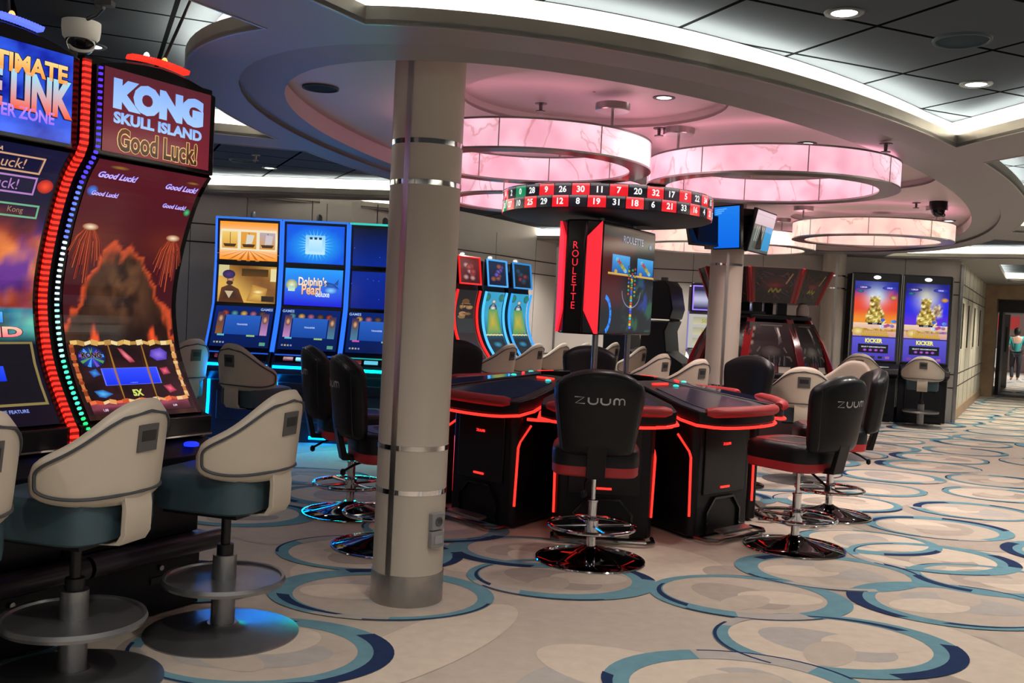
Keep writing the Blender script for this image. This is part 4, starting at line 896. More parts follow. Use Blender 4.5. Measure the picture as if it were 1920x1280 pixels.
def art_ship(A):
    A.field(lambda u, v: mixc(lin('#ff9a20'), lin('#fff0c8'), max(0, 1 - abs(v - .5) * 2.2)), 4, 10)
    for k in range(11): a = PI * (k + .5) / 11; A.poly([(.5, .3), (.5 + .6 * math.cos(a + .06), .3 - .35 * math.sin(a)), (.5 + .6 * math.cos(a - .06), .3 - .35 * math.sin(a))], '#c0501a', '#e08a30', l=1.2)
    A.rect(.02, .26, .98, .80, '#efe6c8', l=2)
    for k in range(3):
        u = .04 + .325 * k; A.rect(u, .30, u + .27, .74, '#d89a3a', '#f6d070' if k < 1 else ('#e8a040' if k < 2 else '#b8a8b0'), l=2.5); A.poly([(u + .05, .34), (u + .22, .34), (u + .25, .42), (u + .02, .42)], '#4a3020', l=3); A.line([(u + .14, .40), (u + .14, .72)], .006, '#5a4028', l=3)
    A.poly([(.45, .42), (.56, .44), (.60, .66), (.47, .68)], '#ddd6c8', l=3.4); A.poly([(.78, .42), (.9, .44), (.92, .66), (.80, .68)], '#cfc4c8', l=3.4)
def art_captain(A):
    A.field(lambda u, v: mixc(lin('#7a4a20'), lin('#e0b050'), .5 + .5 * math.sin(4 * u + 3 * v)), 8, 8)
    A.rect(.4, .72, .86, .92, '#5a3c18', '#3a2a14', l=1.4); A.rect(.9, .6, 1, .95, '#e8d8a0', l=1.2); A.rect(0, .7, .18, 1, '#d0c890', l=1.2); A.poly([(.5, .05), (.8, .02), (.86, .4), (.6, .5)], '#e8c060', '#b07a30', l=1.5)
    A.poly([(.02, 0), (.06, .38), (.2, .48), (.36, .36), (.46, 0)], '#2a1a16', '#5a3018', l=2); A.poly([(.12, .3), (.2, .1), (.27, .3)], '#c8b090', l=2.4); A.ell(.21, .62, .06, .11, '#d8a080', '#7a4a38', l=2.4); A.ell(.2, .52, .06, .06, '#38231a', l=2.6); A.ell(.18, .75, .11, .12, '#4a3278', '#2a1c48', l=2.8)
    A.ell(.7, .3, .1, .06, '#fff0b0', '#c89038', l=2); A.rect(.76, .05, .98, .2, '#2a2018', l=2.2)
def art_frame(A):
    A.field(lambda u, v: mixc(lin('#28c0ff'), lin('#0a58e8'), min(1, math.hypot(u - .5, v - .45) * 1.9)), 10, 8)
    for k in range(26): a = 2 * PI * k / 26; A.poly([(.5 + .12 * math.cos(a + .1), .48 + .16 * math.sin(a + .1)), (.5 + .12 * math.cos(a - .1), .48 + .16 * math.sin(a - .1)), (.5 + .34 * math.cos(a), .48 + .44 * math.sin(a))], '#b8f0ff', '#2a98f8', l=1.4)
    A.rect(.33, .24, .67, .74, '#bfeaff', '#8ad0ff', l=2); A.rect(.39, .32, .62, .66, '#a8e0ff', '#c8f0ff', l=2.5)
    for k in range(3): A.rect(.40 + .08 * k, .63, .45 + .08 * k, .69, '#183860', l=3)
def art_dolphin(A):
    A.field(lambda u, v: mixc(lin('#0a14e0'), lin('#2aa0ff'), v ** 1.3), 6, 8)
    A.ell(.12, .55, .10, .15, '#f0f0d0', '#8a9a60', l=2); A.rect(.06, .38, .18, .52, '#d0e8d0', '#a0d0c0', l=2.3)
    A.text("Dolphin's", .48, .63, .12, '#f0c8a0', '#ffffff', wmax=.30, l=3, bold=.03, edge='#5a2030'); A.text('Pearl', .46, .44, .11, '#e0a080', '#ffe0c0', wmax=.20, l=3, bold=.03, edge='#5a2030'); A.text('deluxe', .66, .33, .06, '#e0f0ff', wmax=.15, l=3, bold=.02)
    A.poly([(.64, .56), (.74, .66), (.86, .62), (.95, .48), (.90, .56), (.80, .52), (.72, .54)], '#2a6ad0', '#16387a', l=3); A.ell(.8, .44, .12, .1, '#8ad8ff', '#1a50d8', l=2.2); A.poly([(.86, .62), (.93, .76), (.92, .58)], '#24489a', l=3.2)
def art_navy(A, s=0):
    A.field(lambda u, v: mixc(lin('#0a2a90') if s == 0 else lin('#0a2088'), lin('#101828') if s == 0 else lin('#0a2a94'), v), 4, 6); r = random.Random(5 + s)
    for k in range(7): A.ell(r.random(), r.random(), .008, .012, '#4a80d8', l=1.5, n=8)
def blue_machine(x, label, arts, accent, i):
    t = thing('slot_machine', label, 'slot machine', (x, 10.3, 0), 0, 'blue triple-screen slot machines')
    w = .325
    m = MB(); m.prismx([(.0, 0), (.0, .62), (-.16, .72), (-.16, .84), (-.09, .93), (.14, 1.40), (.17, 1.85), (.14, 2.33), (.62, 2.33), (.62, 0)], -w - .02, w + .02); cb = m.build('cabinet', P('blue_black', (.01, .014, .03), .25), t, bevel=.01)
    def flat(y0, z0, y1, z1, nm, fn):
        d_ = Vector((0, y1 - y0, z1 - z0)); n_ = Vector((0, -d_.z, d_.y)).normalized() * .012
        A = Art(*flat_map(Vector((-w + .02, y0, z0)) + n_, (2 * w - .04, 0, 0), d_)); fn(A); return A.build(nm, t)
    flat(.168, 1.88, .146, 2.28, 'top_screen', arts[0]); flat(.148, 1.43, .168, 1.82, 'middle_screen', arts[1]); flat(-.075, .965, .13, 1.385, 'lower_screen', arts[2])
    bl = LED('#2466f0', 1.5)
    for s in (-1, 1): led_path([(-.105, .94), (.02, 1.18), (.12, 1.41), (.15, 1.85), (.125, 2.31)], s * (w + .015), .012, bl, 'blue_edge', t)
    m = MB(); m.box((0, .13, 2.318), (2 * w + .04, .03, .02)); m.build('top_light', LED(accent[2], 1.0), t); 
    for y_, z_ in ((.15, 1.855), (.14, 1.405)): m = MB(); m.box((0, y_, z_), (2 * w, .03, .03)); m.build('screen_divider', GLOSSB, t)
    m = MB(); m.lathe([(.03, 0), (.03, .05), (.02, .07), (.001, .08)], (0, .3, 2.335), 14); m.tube([(-.1, .4, 2.33), (-.1, .4, 2.56)], .006, 6); m.build('signal_lamp', DARK, t)
    m = MB(); m.box((0, -.115, .915), (2 * w - .02, .012, .012)); m.build('deck_light', LED(accent[1], 1.0), t)
    m = MB(); m.prismx([(-.165, .845), (-.125, .905), (-.11, .90), (-.15, .84)], -w + .02, w - .02); dk = m.build('button_deck', GLOSSB, t)
    m = MB(); m.box((-.02, -.15, .878), (.14, .02, .035), 0, -.9); m.box((.13, -.15, .878), (.07, .02, .03), 0, -.9); m.build('deck_display', LED('#6ad0f0', .9), dk, smooth=False)
    m = MB(); m.box((-.17, -.15, .878), (.1, .018, .04), 0, -.9); m.build('deck_button', LED('#7a1c24', .7), dk, smooth=False)
    m = MB(); m.box((0, -.168, .79), (2 * w, .014, .028)); m.build('lip_light', LED(accent[0], 8.0), t)
    for s in (-1, 1):
        m = MB(); m.tube([(s * (w - .01), -.01, .62), (s * (w - .01), -.012, .42), (s * (w - .002), -.02, .10)], .016, 8); m.build('side_light', LED(accent[0], 8.0), t)
    m = MB(); m.box((.18, -.02, .055), (.26, .03, .03)); m.build('foot_light', LED(accent[0], 10.0), t)
    la = bpy.data.lights.new('deck_glow', 'AREA'); la.energy = 7; la.color = lin(accent[0]); la.shape = 'RECTANGLE'; la.size = .62; la.size_y = .03   # throw of the LED strip under the deck lip
    lo = bpy.data.objects.new('deck_glow', la); link(lo); lo.parent = t; lo.location = (0, -.19, .70); lo.rotation_euler = (-.95, 0, 0)
    m = MB(); m.box((0, -.01, .36), (.46, .02, .3)); m.build('door', P('navy_door', (.012, .014, .03), .3), t, bevel=.01)
    m = MB()
    for k in range(4): m.box((w - .12, -.165, .60 + .0 * k + .03 * k), (.2, .012, .012))
    if i == 2: m.build('vent_light', LED('#20b8b0', 1.2), t)
    else: m = MB(); m.lathe([(.05, 0), (.05, .02), (.03, .03)], (0, 0, 0), 20); b_ = m.build('cup_light', LED('#1a3cff', 1.6), t); b_.location = (-.02 if i == 0 else .25, -.03, .66); b_.rotation_euler = (PI / 2, 0, 0)
    return t
cy = ('#0084ff', '#1e58d8', '#2a78e8'); tq = ('#00e0c8', '#1ea8a0', '#30d0c0')
blue_machine(-2.83, 'blue-lit slot machine whose top screen shows orange sailing pictures, left of three', (art_ship, art_captain, lambda A: art_blue_low(A, 0)), cy, 0)
blue_machine(-2.125, 'blue-lit slot machine with dolphin picture and glowing frame screens, middle of three', (art_frame, art_dolphin, lambda A: art_blue_low(A, 1)), cy, 1)
blue_machine(-1.42, 'turquoise-lit slot machine with dark blue screens, partly behind the white front pillar', (lambda A: art_navy(A, 0), lambda A: art_navy(A, 1), lambda A: art_blue_low(A, 2)), tq, 2)
# ================================================================== CURVED MACHINES along the left wall
def curved_machine(k, label, led, top_cols, main_fn):
    p = Vector((-.90 + .34 * k, 11.97 + .61 * k, 0)) + A1 * .0
    t = thing('slot_machine', label, 'slot machine', p, RC, 'curved slot machines in line along the wall')
    w = .27; pr = crom([(-.16, .86), (-.03, 1.04), (.05, 1.25), (.07, 1.48), (.03, 1.72)], 5)
    m = MB(); m.prismx([(-.02, 0), (-.02, .68), (-.2, .74), (-.2, .82)] + [(a + .03, b) for a, b in pr] + [(.07, 1.76), (.07, 2.12), (.5, 2.12), (.5, 0)], -w - .02, w + .02); m.build('cabinet', BLACK, t, bevel=.01)
    A = Art(*curve_map(-w + .03, w - .03, pr)); main_fn(A); A.build('main_screen', t)
    L_ = LED(led, 1.5)
    for s in (-1, 1): led_path([(a - .015, b) for a, b in pr], s * (w + .0), .017, L_, 'lit_edge', t)
    q = [(-w + .02, 1.80), (w - .02, 1.80), (w - .02, 2.14), (-w + .02, 2.14)]
    m = MB(); m.tube([(x, .0 + (z - 1.8) * .12, z) for x, z in q], .015, 6, True); m.build('topper_edge', LED(led, .9), t)
    m = MB(); m.prism(q, lambda p_: (p_[0], .012 + (p_[1] - 1.8) * .12, p_[1]), lambda p_: (p_[0], .08, p_[1])); m.build('topper_housing', GLOSSB, t)
    A = Art(*flat_map((-w + .035, .008, 1.815), (2 * w - .07, 0, 0), (0, .037, .31)))
    A.field(lambda u, v: mixc(lin(top_cols[0]), lin(top_cols[1]), v), 3, 3); r = random.Random(k)
    for j in range(8): A.ell(r.uniform(.25, .75), r.uniform(.2, .8), .16, .12, top_cols[2 + j % 2], top_cols[j % 2], l=1 + j * .02, n=12)
    A.build('topper_screen', t)
    m = MB(); m.lathe([(.03, 0), (.03, .06), (.001, .07)], (0, .15, 2.13), 12); m.build('signal_lamp', LED('#f0f0f0', 1.0), t)
    m = MB(); m.box((0, -.212, .80), (2 * w, .012, .02)); m.build('deck_light', LED('#e03038' if k < 2 else '#2aa0d0', 1.2), t)
    m = MB(); m.box((-.1, -.17, .845), (.2, .06, .012), 0, -.2); m.build('deck_display', LED('#5090b0', .8), t)
def art_dark(A):
    A.field(lambda u, v: mixc(lin('#3c3436'), lin('#2c2828'), v), 2, 12); spots(A, 8, (.3, .62, .7, .92), [lin('#8a6a48'), lin('#6a4a30'), lin('#b08a60')], .2, .05, 1, 3)
    A.rect(.1, .4, .9, .6, '#3a3c3e', l=1.3); A.ell(.5, .22, .25, .04, '#4a4ad0', '#3a3848', l=2)
    for i in range(12): A.rect(.15 + (i % 4) * .2, .06 + (i // 4) * .04, .22 + (i % 4) * .2, .075 + (i // 4) * .04, '#8a7a80', l=2)
def art_clown(A):
    A.field(lambda u, v: mixc(lin('#24303a'), lin('#3aa0c8'), min(1, max(0, v - .3) * 3)), 3, 14)
    for u in (.12, .88): A.ell(u, .92, .16, .06, '#3a8a50', '#2a6a80', l=1)
    A.poly([(.1, .38), (.25, .75), (.75, .75), (.9, .38)], '#c8b040', '#4a9a60', l=1.2); A.ell(.5, .74, .22, .09, '#20242a', '#30404a', l=1.5); A.ell(.5, .76, .14, .06, '#e0e0e0', '#8a90a0', l=1.7); A.ell(.5, .86, .12, .03, '#f0f0e8', '#506060', l=1.6)
    for i in range(3): A.rect(.2 + .24 * i, .38, .34 + .24 * i, .47, ['#50a050', '#b05030', '#7a4a90'][i], l=2)
    A.line([(.05 + .09 * i, .365 + .008 * (i % 2)) for i in range(11)], .02, '#e0d8a0', l=2.4); A.ell(.5, .22, .25, .05, '#3a9ac0', '#26303a', l=2)
rt = ['#4a1c20', '#6a2428', '#d0a0a0', '#b04a48']; bt = ['#16203a', '#20304a', '#7a60c0', '#b05a30']
curved_machine(0, 'curved red-framed slot machine mostly hidden behind the white front pillar', '#ff2020', rt, art_dark)
curved_machine(1, 'curved slot machine with red light edges, whole topper showing, right of the pillar', '#ff2020', rt, art_dark)
curved_machine(2, 'curved slot machine with pale blue light edges, next to the red-edged one', '#48b0ff', bt, art_clown)
curved_machine(3, 'curved blue-edged slot machine at the far end of its line, by the bluish wall', '#2a90e0', ['#14202a', '#1c2c38', '#a03a40', '#30506a'], art_clown)
# ================================================================== DARK AND PURPLE MACHINES beyond the display
def side_machine(x, y, rz, label):
    t = thing('slot_machine', label, 'slot machine', (x, y, 0), math.radians(rz), 'black slot machines seen from the side')
    m = MB(); m.prismx([(-.05, 0), (-.05, .7), (-.25, .78), (-.22, .86), (.02, 1.0), (.06, 1.3), (.0, 1.45), (.42, 1.45), (.42, 0)], -.3, .3); m.build('cabinet', BLACK, t, bevel=.02)
    m = MB(); m.prismx([(.0, 1.47), (-.04, 1.62), (.02, 1.92), (.10, 2.02), (.36, 2.02), (.36, 1.47)], -.29, .29); m.build('topper_housing', BLACK, t, bevel=.02)
    m = MB(); m.box((0, .2, 2.04), (.08, .08, .06)); m.build('signal_lamp', DARK, t); m = MB(); m.box((.305, .12, 1.46), (.012, .16, .02)); m.build('chrome_trim', STEEL, t)
side_machine(1.88, 15.0, 62, 'black slot machine seen side-on right beside the roulette display'); side_machine(2.33, 14.15, 62, 'second black slot machine seen side-on, before the purple-topped ones')
def purple_machine(x, y, label):
    t = thing('slot_machine', label, 'slot machine', (x, y, 0), math.radians(-14), 'purple-topped slot machines'); w = .24
    m = MB(); m.prismx([(.0, 0), (.0, .72), (-.18, .78), (-.18, .88), (.06, 1.02), (.06, 2.0), (.5, 2.0), (.5, 0)], -w - .02, w + .02); m.build('cabinet', P('silver_grey', (.32, .31, .33), .35, .4), t, bevel=.01)
    A = Art(*flat_map((-w, .05, 1.05), (2 * w, 0, 0), (0, 0, .52))); A.field(lambda u, v: lin('#b9b6b0'), 2, 2)
    for k in range(3): A.rect(.15, .08 + .31 * k, .85, .30 + .31 * k, '#c8c2a0', '#a8a48c', l=1.2); A.text('50', .5, .19 + .31 * k, .06, '#a8a030', l=2)
    A.build('main_screen', t)
    m = MB(); m.box((0, .055, 1.30), (.02, .01, .5)); m.build('glass_bar', STEEL, t)
    m = MB(); m.box((0, .1, 1.82), (2 * w - .04, .2, .44), 0, -.12); tp = m.build('topper_housing', P('violet_case', (.02, .01, .06), .3), t, bevel=.01)
    A = Art(*flat_map((-w + .05, -.022, 1.63), (2 * w - .1, 0, 0), (0, -.045, .38))); A.field(lambda u, v: mixc(lin('#303058'), lin('#c8c8e8'), max(0, 1 - abs(v - .45) * 3)), 2, 10); A.frame(0, 0, 1, 1, .02, '#a888ff', l=1.5); A.build('topper_screen', t)
    for s in (-1, 1): m = MB(); m.box((s * (w + .005), .04, 1.32), (.02, .02, .58)); m.build('lit_edge', LED('#8c84c8', .9), t)
    m = MB(); m.lathe([(.03, 0), (.03, .07), (.001, .08)], (0, .2, 2.0), 10); m.build('signal_lamp', LED('#e0c8d8', .8), t)
purple_machine(2.92, 15.1, 'silver slot machine with a purple-rimmed top screen, left of the pink-lit pillar'); purple_machine(3.50, 15.25, 'silver purple-topped slot machine mostly behind the pink-lit pillar')
# ================================================================== DOMED ARCADE MACHINE with a flared sign crown
t = thing('arcade_machine', 'domed red arcade machine with flared picture crown, behind the pink-lit pillar', 'arcade machine', (3.20, 12.75, 0), math.radians(-3)); t.scale = (.9, .9, 1)
N6 = 8; og = lambda r, z, ph=PI / 8: [(r * math.cos(2 * PI * k / N6 + ph), r * math.sin(2 * PI * k / N6 + ph), z) for k in range(N6)]
def octo(mb, prof):
    vs = []; fs = []
    for r, z in prof: vs += og(r, z)
    for i in range(len(prof) - 1):
        for k in range(N6): fs.append((i * N6 + k, i * N6 + (k + 1) % N6, (i + 1) * N6 + (k + 1) % N6, (i + 1) * N6 + k))
    fs.append(tuple(range(N6))[::-1]); fs.append(tuple((len(prof) - 1) * N6 + k for k in range(N6))); mb.add(vs, fs)
m = MB(); octo(m, [(.92, 0), (.95, .1), (.95, .62), (1.06, .74), (1.06, .82)]); m.build('base', P('wine_black', (.03, .008, .012), .3), t, bevel=.012)
m = MB(); octo(m, [(.66, 1.53), (.70, 1.54), (.70, 1.585), (.66, 1.60)]); m.build('top_ring', BLACK, t, bevel=.008)
m = MB(); octo(m, [(.97, .82), (.93, 1.0), (.80, 1.28), (.64, 1.5), (.60, 1.54)]); gl = m.build('glass_dome', P('smoked_glass', (.012, .012, .016), .05, trans=.0, coat=.5), t, smooth=False)
rp = [(1.06, .80), (1.01, 1.0), (.88, 1.26), (.74, 1.46), (.68, 1.56)]
for k in range(N6):
    a = 2 * PI * k / N6 + PI / 8; ca_, sa_ = math.cos(a), math.sin(a); m = MB(); vs = []
    for r, z in rp:
        for dr, dt in ((0, -.055), (0, .055), (-.10, .045), (-.10, -.045)): vs.append(((r + dr) * ca_ - dt * sa_, (r + dr) * sa_ + dt * ca_, z))
    m.add(vs, [(4 * i + q, 4 * i + (q + 1) % 4, 4 * i + 4 + (q + 1) % 4, 4 * i + 4 + q) for i in range(4) for q in range(4)] + [(0, 1, 2, 3), (16, 17, 18, 19)]); m.build('rib', REDG if k % 2 else P('wine_gloss', (.12, .012, .018), .15), t, bevel=.006)
rr = random.Random(9)
for k in range(N6):      # picture panels behind the ribs and round the crown
    L0_, L1_, U0_, U1_ = [Vector(q) for q in (og(1.0, .86)[k], og(1.0, .86)[(k + 1) % N6], og(.735, 1.50)[k], og(.735, 1.50)[(k + 1) % N6])]
    def bil(u, v, off=0, a0=L0_, a1=L1_, b0=U0_, b1=U1_): n_ = (a1 - a0).cross(b0 - a0).normalized(); bow = .035 * math.sin(PI * v); return (a0 * (1 - u) + a1 * u) * (1 - v) + (b0 * (1 - u) + b1 * u) * v + n_ * (off + bow)
    A = Art(bil, .7, .7); A.field(lambda u, v: lin('#1c1216'), 2, 8)
    A.poly([(.12, .02), (.12, .30), (.24, .50), (.24, .95), (.76, .95), (.76, .50), (.88, .30), (.88, .02)], '#6a6260', '#5a5452', l=1); A.poly([(.15, .05), (.15, .29), (.27, .49), (.27, .91), (.73, .91), (.73, .49), (.85, .29), (.85, .05)], '#2b2829', '#1d1a1c', l=1.3)
    A.ell(.48, .42, .2, .12, '#5c5654', '#2c2829', l=1.5); A.rect(.36, .06, .60, .24, '#7a3a44', '#4a2028', l=1.7); A.rect(.62, .05, .84, .16, '#cfc8c0', '#a89c94', l=1.75); A.poly([(.56, .92), (.68, .92), (.72, .62), (.64, .55)], '#6c6664', '#38343a', l=1.6); A.poly([(.62, .90), (.66, .90), (.70, .74), (.66, .70)], '#d8d2cc', '#8a8684', l=1.8)  # whitish patches are bright reflections on the glass, painted in
    for q in range(12): A.line([(.42 + .03 * q, .18), (.44 + .028 * q + rr.uniform(-.04, .04), .36)], .012, ['#15151a', '#5a6068', '#2a2c34'][q % 3], l=2 + q * .02)
    for q in range(10): A.ell(rr.choice([rr.uniform(.03, .11), rr.uniform(.89, .97)]), rr.uniform(.4, .9), .05, .06, ['#6a1c28', '#8a7a6a', '#3a2030', '#a89888'][q % 4], '#1c1216', l=1.6 + q * .02, n=10)
    for q in range(8): A.ell(rr.uniform(.16, .34), rr.uniform(.06, .3), .05, .05, ['#2a4a7a', '#5a2030', '#6a7078', '#34303a'][q % 4], '#201c20', l=2 + q * .02, n=10)
    A.build('picture_panel', t, PRINT)
for q, (x_, y_) in enumerate(((-.16, -.46), (.18, -.46), (-.16, .46), (.18, .46))): m = MB(); m.box((x_, y_, 1.67), (.13, .10, .16)); m.build('crown_post', BLACK, t, bevel=.006)
m = MB(); m.box((-.42, -.58, 1.612), (.7, .12, .035)); m.build('ledge', BLACK, t); m = MB(); m.lathe([(.085, 1.6), (.085, 1.68), (.06, 1.74)], (.46, -.50, 0), 18); m.build('speaker_can', P('can_grey', (.28, .24, .23), .4), t)
cr0, cr1 = .76, .95
m = MB(); octo(m, [(cr0 - .05, 1.745), (cr0 - .02, 1.74), (cr1 - .03, 2.165), (cr1 - .06, 2.17)]); crn = m.build('crown', P('crown_wine', (.05, .006, .01), .3), t)
for k in range(N6):
    a0, a1, b0 = Vector(og(cr0, 1.745)[k]), Vector(og(cr0, 1.745)[(k + 1) % N6]), Vector(og(cr1, 2.165)[k]); b1 = Vector(og(cr1, 2.165)[(k + 1) % N6])
    def bil(u, v, off=0, a0=a0, a1=a1, b0=b0, b1=b1): n_ = (a1 - a0).cross(b0 - a0).normalized(); return (a0 * (1 - u) + a1 * u) * (1 - v) + (b0 * (1 - u) + b1 * u) * v + n_ * off
    A = Art(bil, .7, .46); A.field(lambda u, v: lin('#150812'), 2, 2)
    for q in range(34): A.line([(rr.uniform(.1, .9), rr.uniform(.1, .9)), (rr.uniform(.1, .9), rr.uniform(.1, .9))], .012, ['#2c2450', '#5a1824', '#3a2f3a', '#241430', '#6a3018'][q % 5], l=1 + q * .02)
    A.rect(0, 0, .10, 1, '#8a1418', '#5a0c10', l=2); A.rect(.90, 0, 1, 1, '#8a1418', '#5a0c10', l=2)
    A.ell(.5, .52, .32, .24, '#5a0f1a', '#2a0c18', l=1.6); A.ell(.5, .5, .2, .1, '#8a2430', '#48101c', l=1.8); A.line([(.38, .30), (.44, .42), (.47, .30), (.53, .42), (.58, .30), (.64, .40)], .025, '#8a8a30', l=2.2); A.line([(.72, .55), (.82, .85)], .02, '#b08a60', l=2.2)
    A.build('crown_picture', crn, PRINT)
    m = MB(); m.tube([a0, (a0 + b0) / 2 * .985 + Vector((0, 0, .0)), b0], .02, 6); m.build('crown_edge', REDG, crn)
# ================================================================== TALL GOLD-SCREENED MACHINES
def art_gold(A, red):
    sk = [lin(c) for c in (('#1c2a98', '#e8482a', '#f0902c') if red else ('#1c2088', '#2a2ae0', '#5a30d8'))]
    gold = [lin(c) for c in ('#6a3c10', '#c08a28', '#f0d860', '#fff4b0')]
    def f(u, v):
        n = fbm(u * 4, v * 7, 4, 3 + red); c = mixc(sk[2], sk[1], sstep(.5, .66, v)); c = mixc(c, sk[0], sstep(.74, .92, v + .06 * n)); c = mixc(c, lin('#3a2a80'), sstep(.36, .30, v))
        x = u - .5; halo = math.exp(-(x / .22) ** 2 - ((v - .80) / .12) ** 2); c = mixc(c, lin('#d8f0ff' if red else '#f0f0c8'), .8 * min(1, halo + .3 * halo * n))
        m_ = fbm(u * 16, v * 26, 4, 8); gm = mixc(gold[0], gold[2], min(1, max(0, .5 + 1.0 * m_))) if m_ < .25 else gold[3]
        body = .27 - .15 * sstep(.48, .70, v) + .05 * fbm(u * 7, v * 9, 3, 5); k = sstep(0, .03, body - abs(x)) * sstep(.36, .40, v) * sstep(.83, .79, v)
        c = mixc(c, gm, k); c = mixc(c, mixc(gold[1], gm, .5), sstep(.45, .40, v) * sstep(.33, .35, v) * (.5 + .5 * sstep(-.2, .3, n)))
        if not red: c = mixc(c, gm, .9 * math.exp(-((u - .74) / .11) ** 4 - ((v - .66) / .08) ** 4))
        if abs(x) < .045 and .64 < v < .74: c = mixc(c, gold[0], .6)
        return c
    A.field(f, 34, 80)
    A.rect(0, .40, 1, .47, '#e0b8a0', '#f0d0b0', l=1.3); A.rect(0, .30, 1, .37, '#c89a90', '#e0b0a0', l=1.4); r = random.Random(4)
    for k in range(16): A.poly([(.2 + .04 * k, .30), (.23 + .035 * k, .40), (.25 + .04 * k, .30)], '#e8c850', '#b07a20', l=2)
    A.ell(.12 if red else .2, .36, .14, .05, '#f0e0a0', '#c8a040', l=1.9); A.rect(.34, .45, .66, .475, '#181828', l=2.5); A.text('BONUS', .5, .462, .016, '#e0e0ff', l=3.4)
    A.ell(.2, .92, .17, .025, '#5a4aa8', '#2a2a78', l=2); A.ell(.8, .92, .17, .025, '#4a5ae0', '#2a2a98', l=2); A.text('1.200,00', .2, .92, .026, '#f0e0ff', l=3); A.text('230,25', .8, .92, .026, '#f0e0ff', l=3); A.ell(.13, .87, .08, .018, '#2a8a90', '#204070', l=2); A.ell(.9, .80, .09, .03, '#e0b060', '#8a5a50', l=2)
    for k in range(10): A.ell(r.uniform(.6, .98), r.uniform(.42, .52), .05, .02, ['#50a0e0', '#b04a80', '#e0e0f0', '#4a60d0'][k % 4], l=2.1, n=10)
    A.rect(.0, .0, 1, .285, '#4a38b0', '#5a58d0', l=1.5); A.rect(.14, .09, .84, .20, '#14121e', l=2.2); A.text('KICKER', .5, .245, .07, '#e8e060', '#f8f8b0', wmax=.27, l=3.4, bold=.05, edge='#4a3a10'); A.text('SELECT DENOMINATION', .5, .165, .02, '#e8e8f8', wmax=.38, l=3.2)
    for k in range(4): A.ell(.3 + .13 * k, .125, .045, .016, '#d060e0', '#6a2a90', l=3, n=12)
    for k in range(5): A.rect(.1 + .17 * k, .02, .2 + .17 * k, .05, ['#8040a0', '#202028', '#303038', '#202028', '#a060a0'][k], l=2.5)
def tall_machine(x, y, label, red):
    t = thing('slot_machine', label, 'slot machine', (x, y, 0), math.radians(-5), 'tall portrait-screen slot machines'); w = .37
    m = MB(); m.prismx([(.0, .02), (.0, .70), (-.10, .76), (-.10, .86), (.04, .96), (.06, 2.36), (.4, 2.36), (.4, .02)], -w - .01, w + .01); m.build('cabinet', BLACK, t, bevel=.012)
    m = MB(); m.box((0, .05, 1.66), (2 * w + .03, .05, 1.42), 0, -.013); m.build('screen_frame', DARK, t, bevel=.03, seg=4)
    A = Art(*flat_map((-w + .035, .015, .985), (2 * w - .07, 0, 0), (0, .018, 1.25))); art_gold(A, red); A.build('portrait_screen', t)
    m = MB(); m.lathe([(.055, 0), (.055, .012), (.04, .02)], (0, 0, 0), 20); l_ = m.build('top_lamp', LED('#ffffff', 2.2), t); l_.location = (0, .03, 2.30); l_.rotation_euler = (PI / 2, 0, 0); l_.scale = (1, .5, 1)
    for s in (-1, 1): m = MB(); m.box((s * (w + .012), .03, 1.3), (.014, .03, 2.1)); m.build('chrome_edge', STEEL, t)
    m = MB(); m.prismx([(-.105, .775), (-.105, .85), (.0, .93), (.0, .80)], -w, w); dk = m.build('button_deck', P('deck_grey', (.05, .05, .055), .4), t, bevel=.005)
    m = MB(); m.box((.15, -.09, .87), (.14, .05, .02), 0, -.6); m.box((-.15, -.09, .87), (.2, .05, .02), 0, -.6); m.build('deck_screen', LED('#3a3c40', .6), dk)
    m = MB(); m.box((0, -.012, .38), (.56, .024, .5)); m.build('door', BLACK, t, bevel=.008)
    m = MB(); m.box((0, .2, .012), (2 * w - .08, .3, .024)); m.build('plinth', LINE, t)
tall_machine(5.76, 15.72, 'tall slot machine with a red and orange gold-treasure screen', True); tall_machine(6.575, 15.72, 'tall slot machine with a blue gold-treasure screen, next to the cream corridor wall', False)
# ================================================================== SCREENS ON THE MIDDLE PILLAR
def tv(loc, rz, tilt, label, fn, w=.84, h=.48, arm=.30):
    t = thing('wall_screen', label, 'screen', loc, math.radians(rz), 'screens fixed round the middle pillar')
    R_ = Matrix.Rotation(tilt, 3, 'X')
    m = MB(); m.box((0, 0, 0), (w, .045, h)); m.v = [tuple(R_ @ Vector(v)) for v in m.v]; m.build('housing', GLOSSB, t, bevel=.006)
    A = Art(*flat_map(R_ @ Vector((-w / 2 + .015, -.0235, -h / 2 + .015)), R_ @ Vector((w - .03, 0, 0)), R_ @ Vector((0, 0, h - .03)))); fn(A); A.build('picture', t)
    m = MB(); m.tube([(0, .02, 0), (0, arm, .0)], .03, 10); m.box((0, .04, 0), (.3, .05, .3)); m.build('bracket', BLACK, t)
def a1(A):
    A.field(lambda u, v: mixc(lin('#0f6ae8'), lin('#1c80f0'), v), 2, 2)
    for k in range(3): A.line([(.05, .93 - .05 * k), (.5 - .1 * k, .95 - .05 * k)], .012, '#5ab0ff', l=1.2)
def a2(A):
    A.field(lambda u, v: mixc(lin('#50544c'), lin('#6a6e66'), v), 2, 4); A.rect(0, .66, 1, 1, '#c8b0ba', '#d8c4cc', l=1); A.rect(.6, .06, .98, .66, '#2a90c8', '#3aa0d8', l=1.5)
    for k in range(5): A.line([(.15 + .09 * k, .25), (.17 + .09 * k, .62)], .02, '#a8aca4', l=1.4)
def a3(A): A.field(lambda u, v: lin('#101418'), 2, 2); A.rect(.3, .3, .45, .6, '#5a7a90', l=1); A.rect(.55, .4, .8, .7, '#4a88a8', l=1)
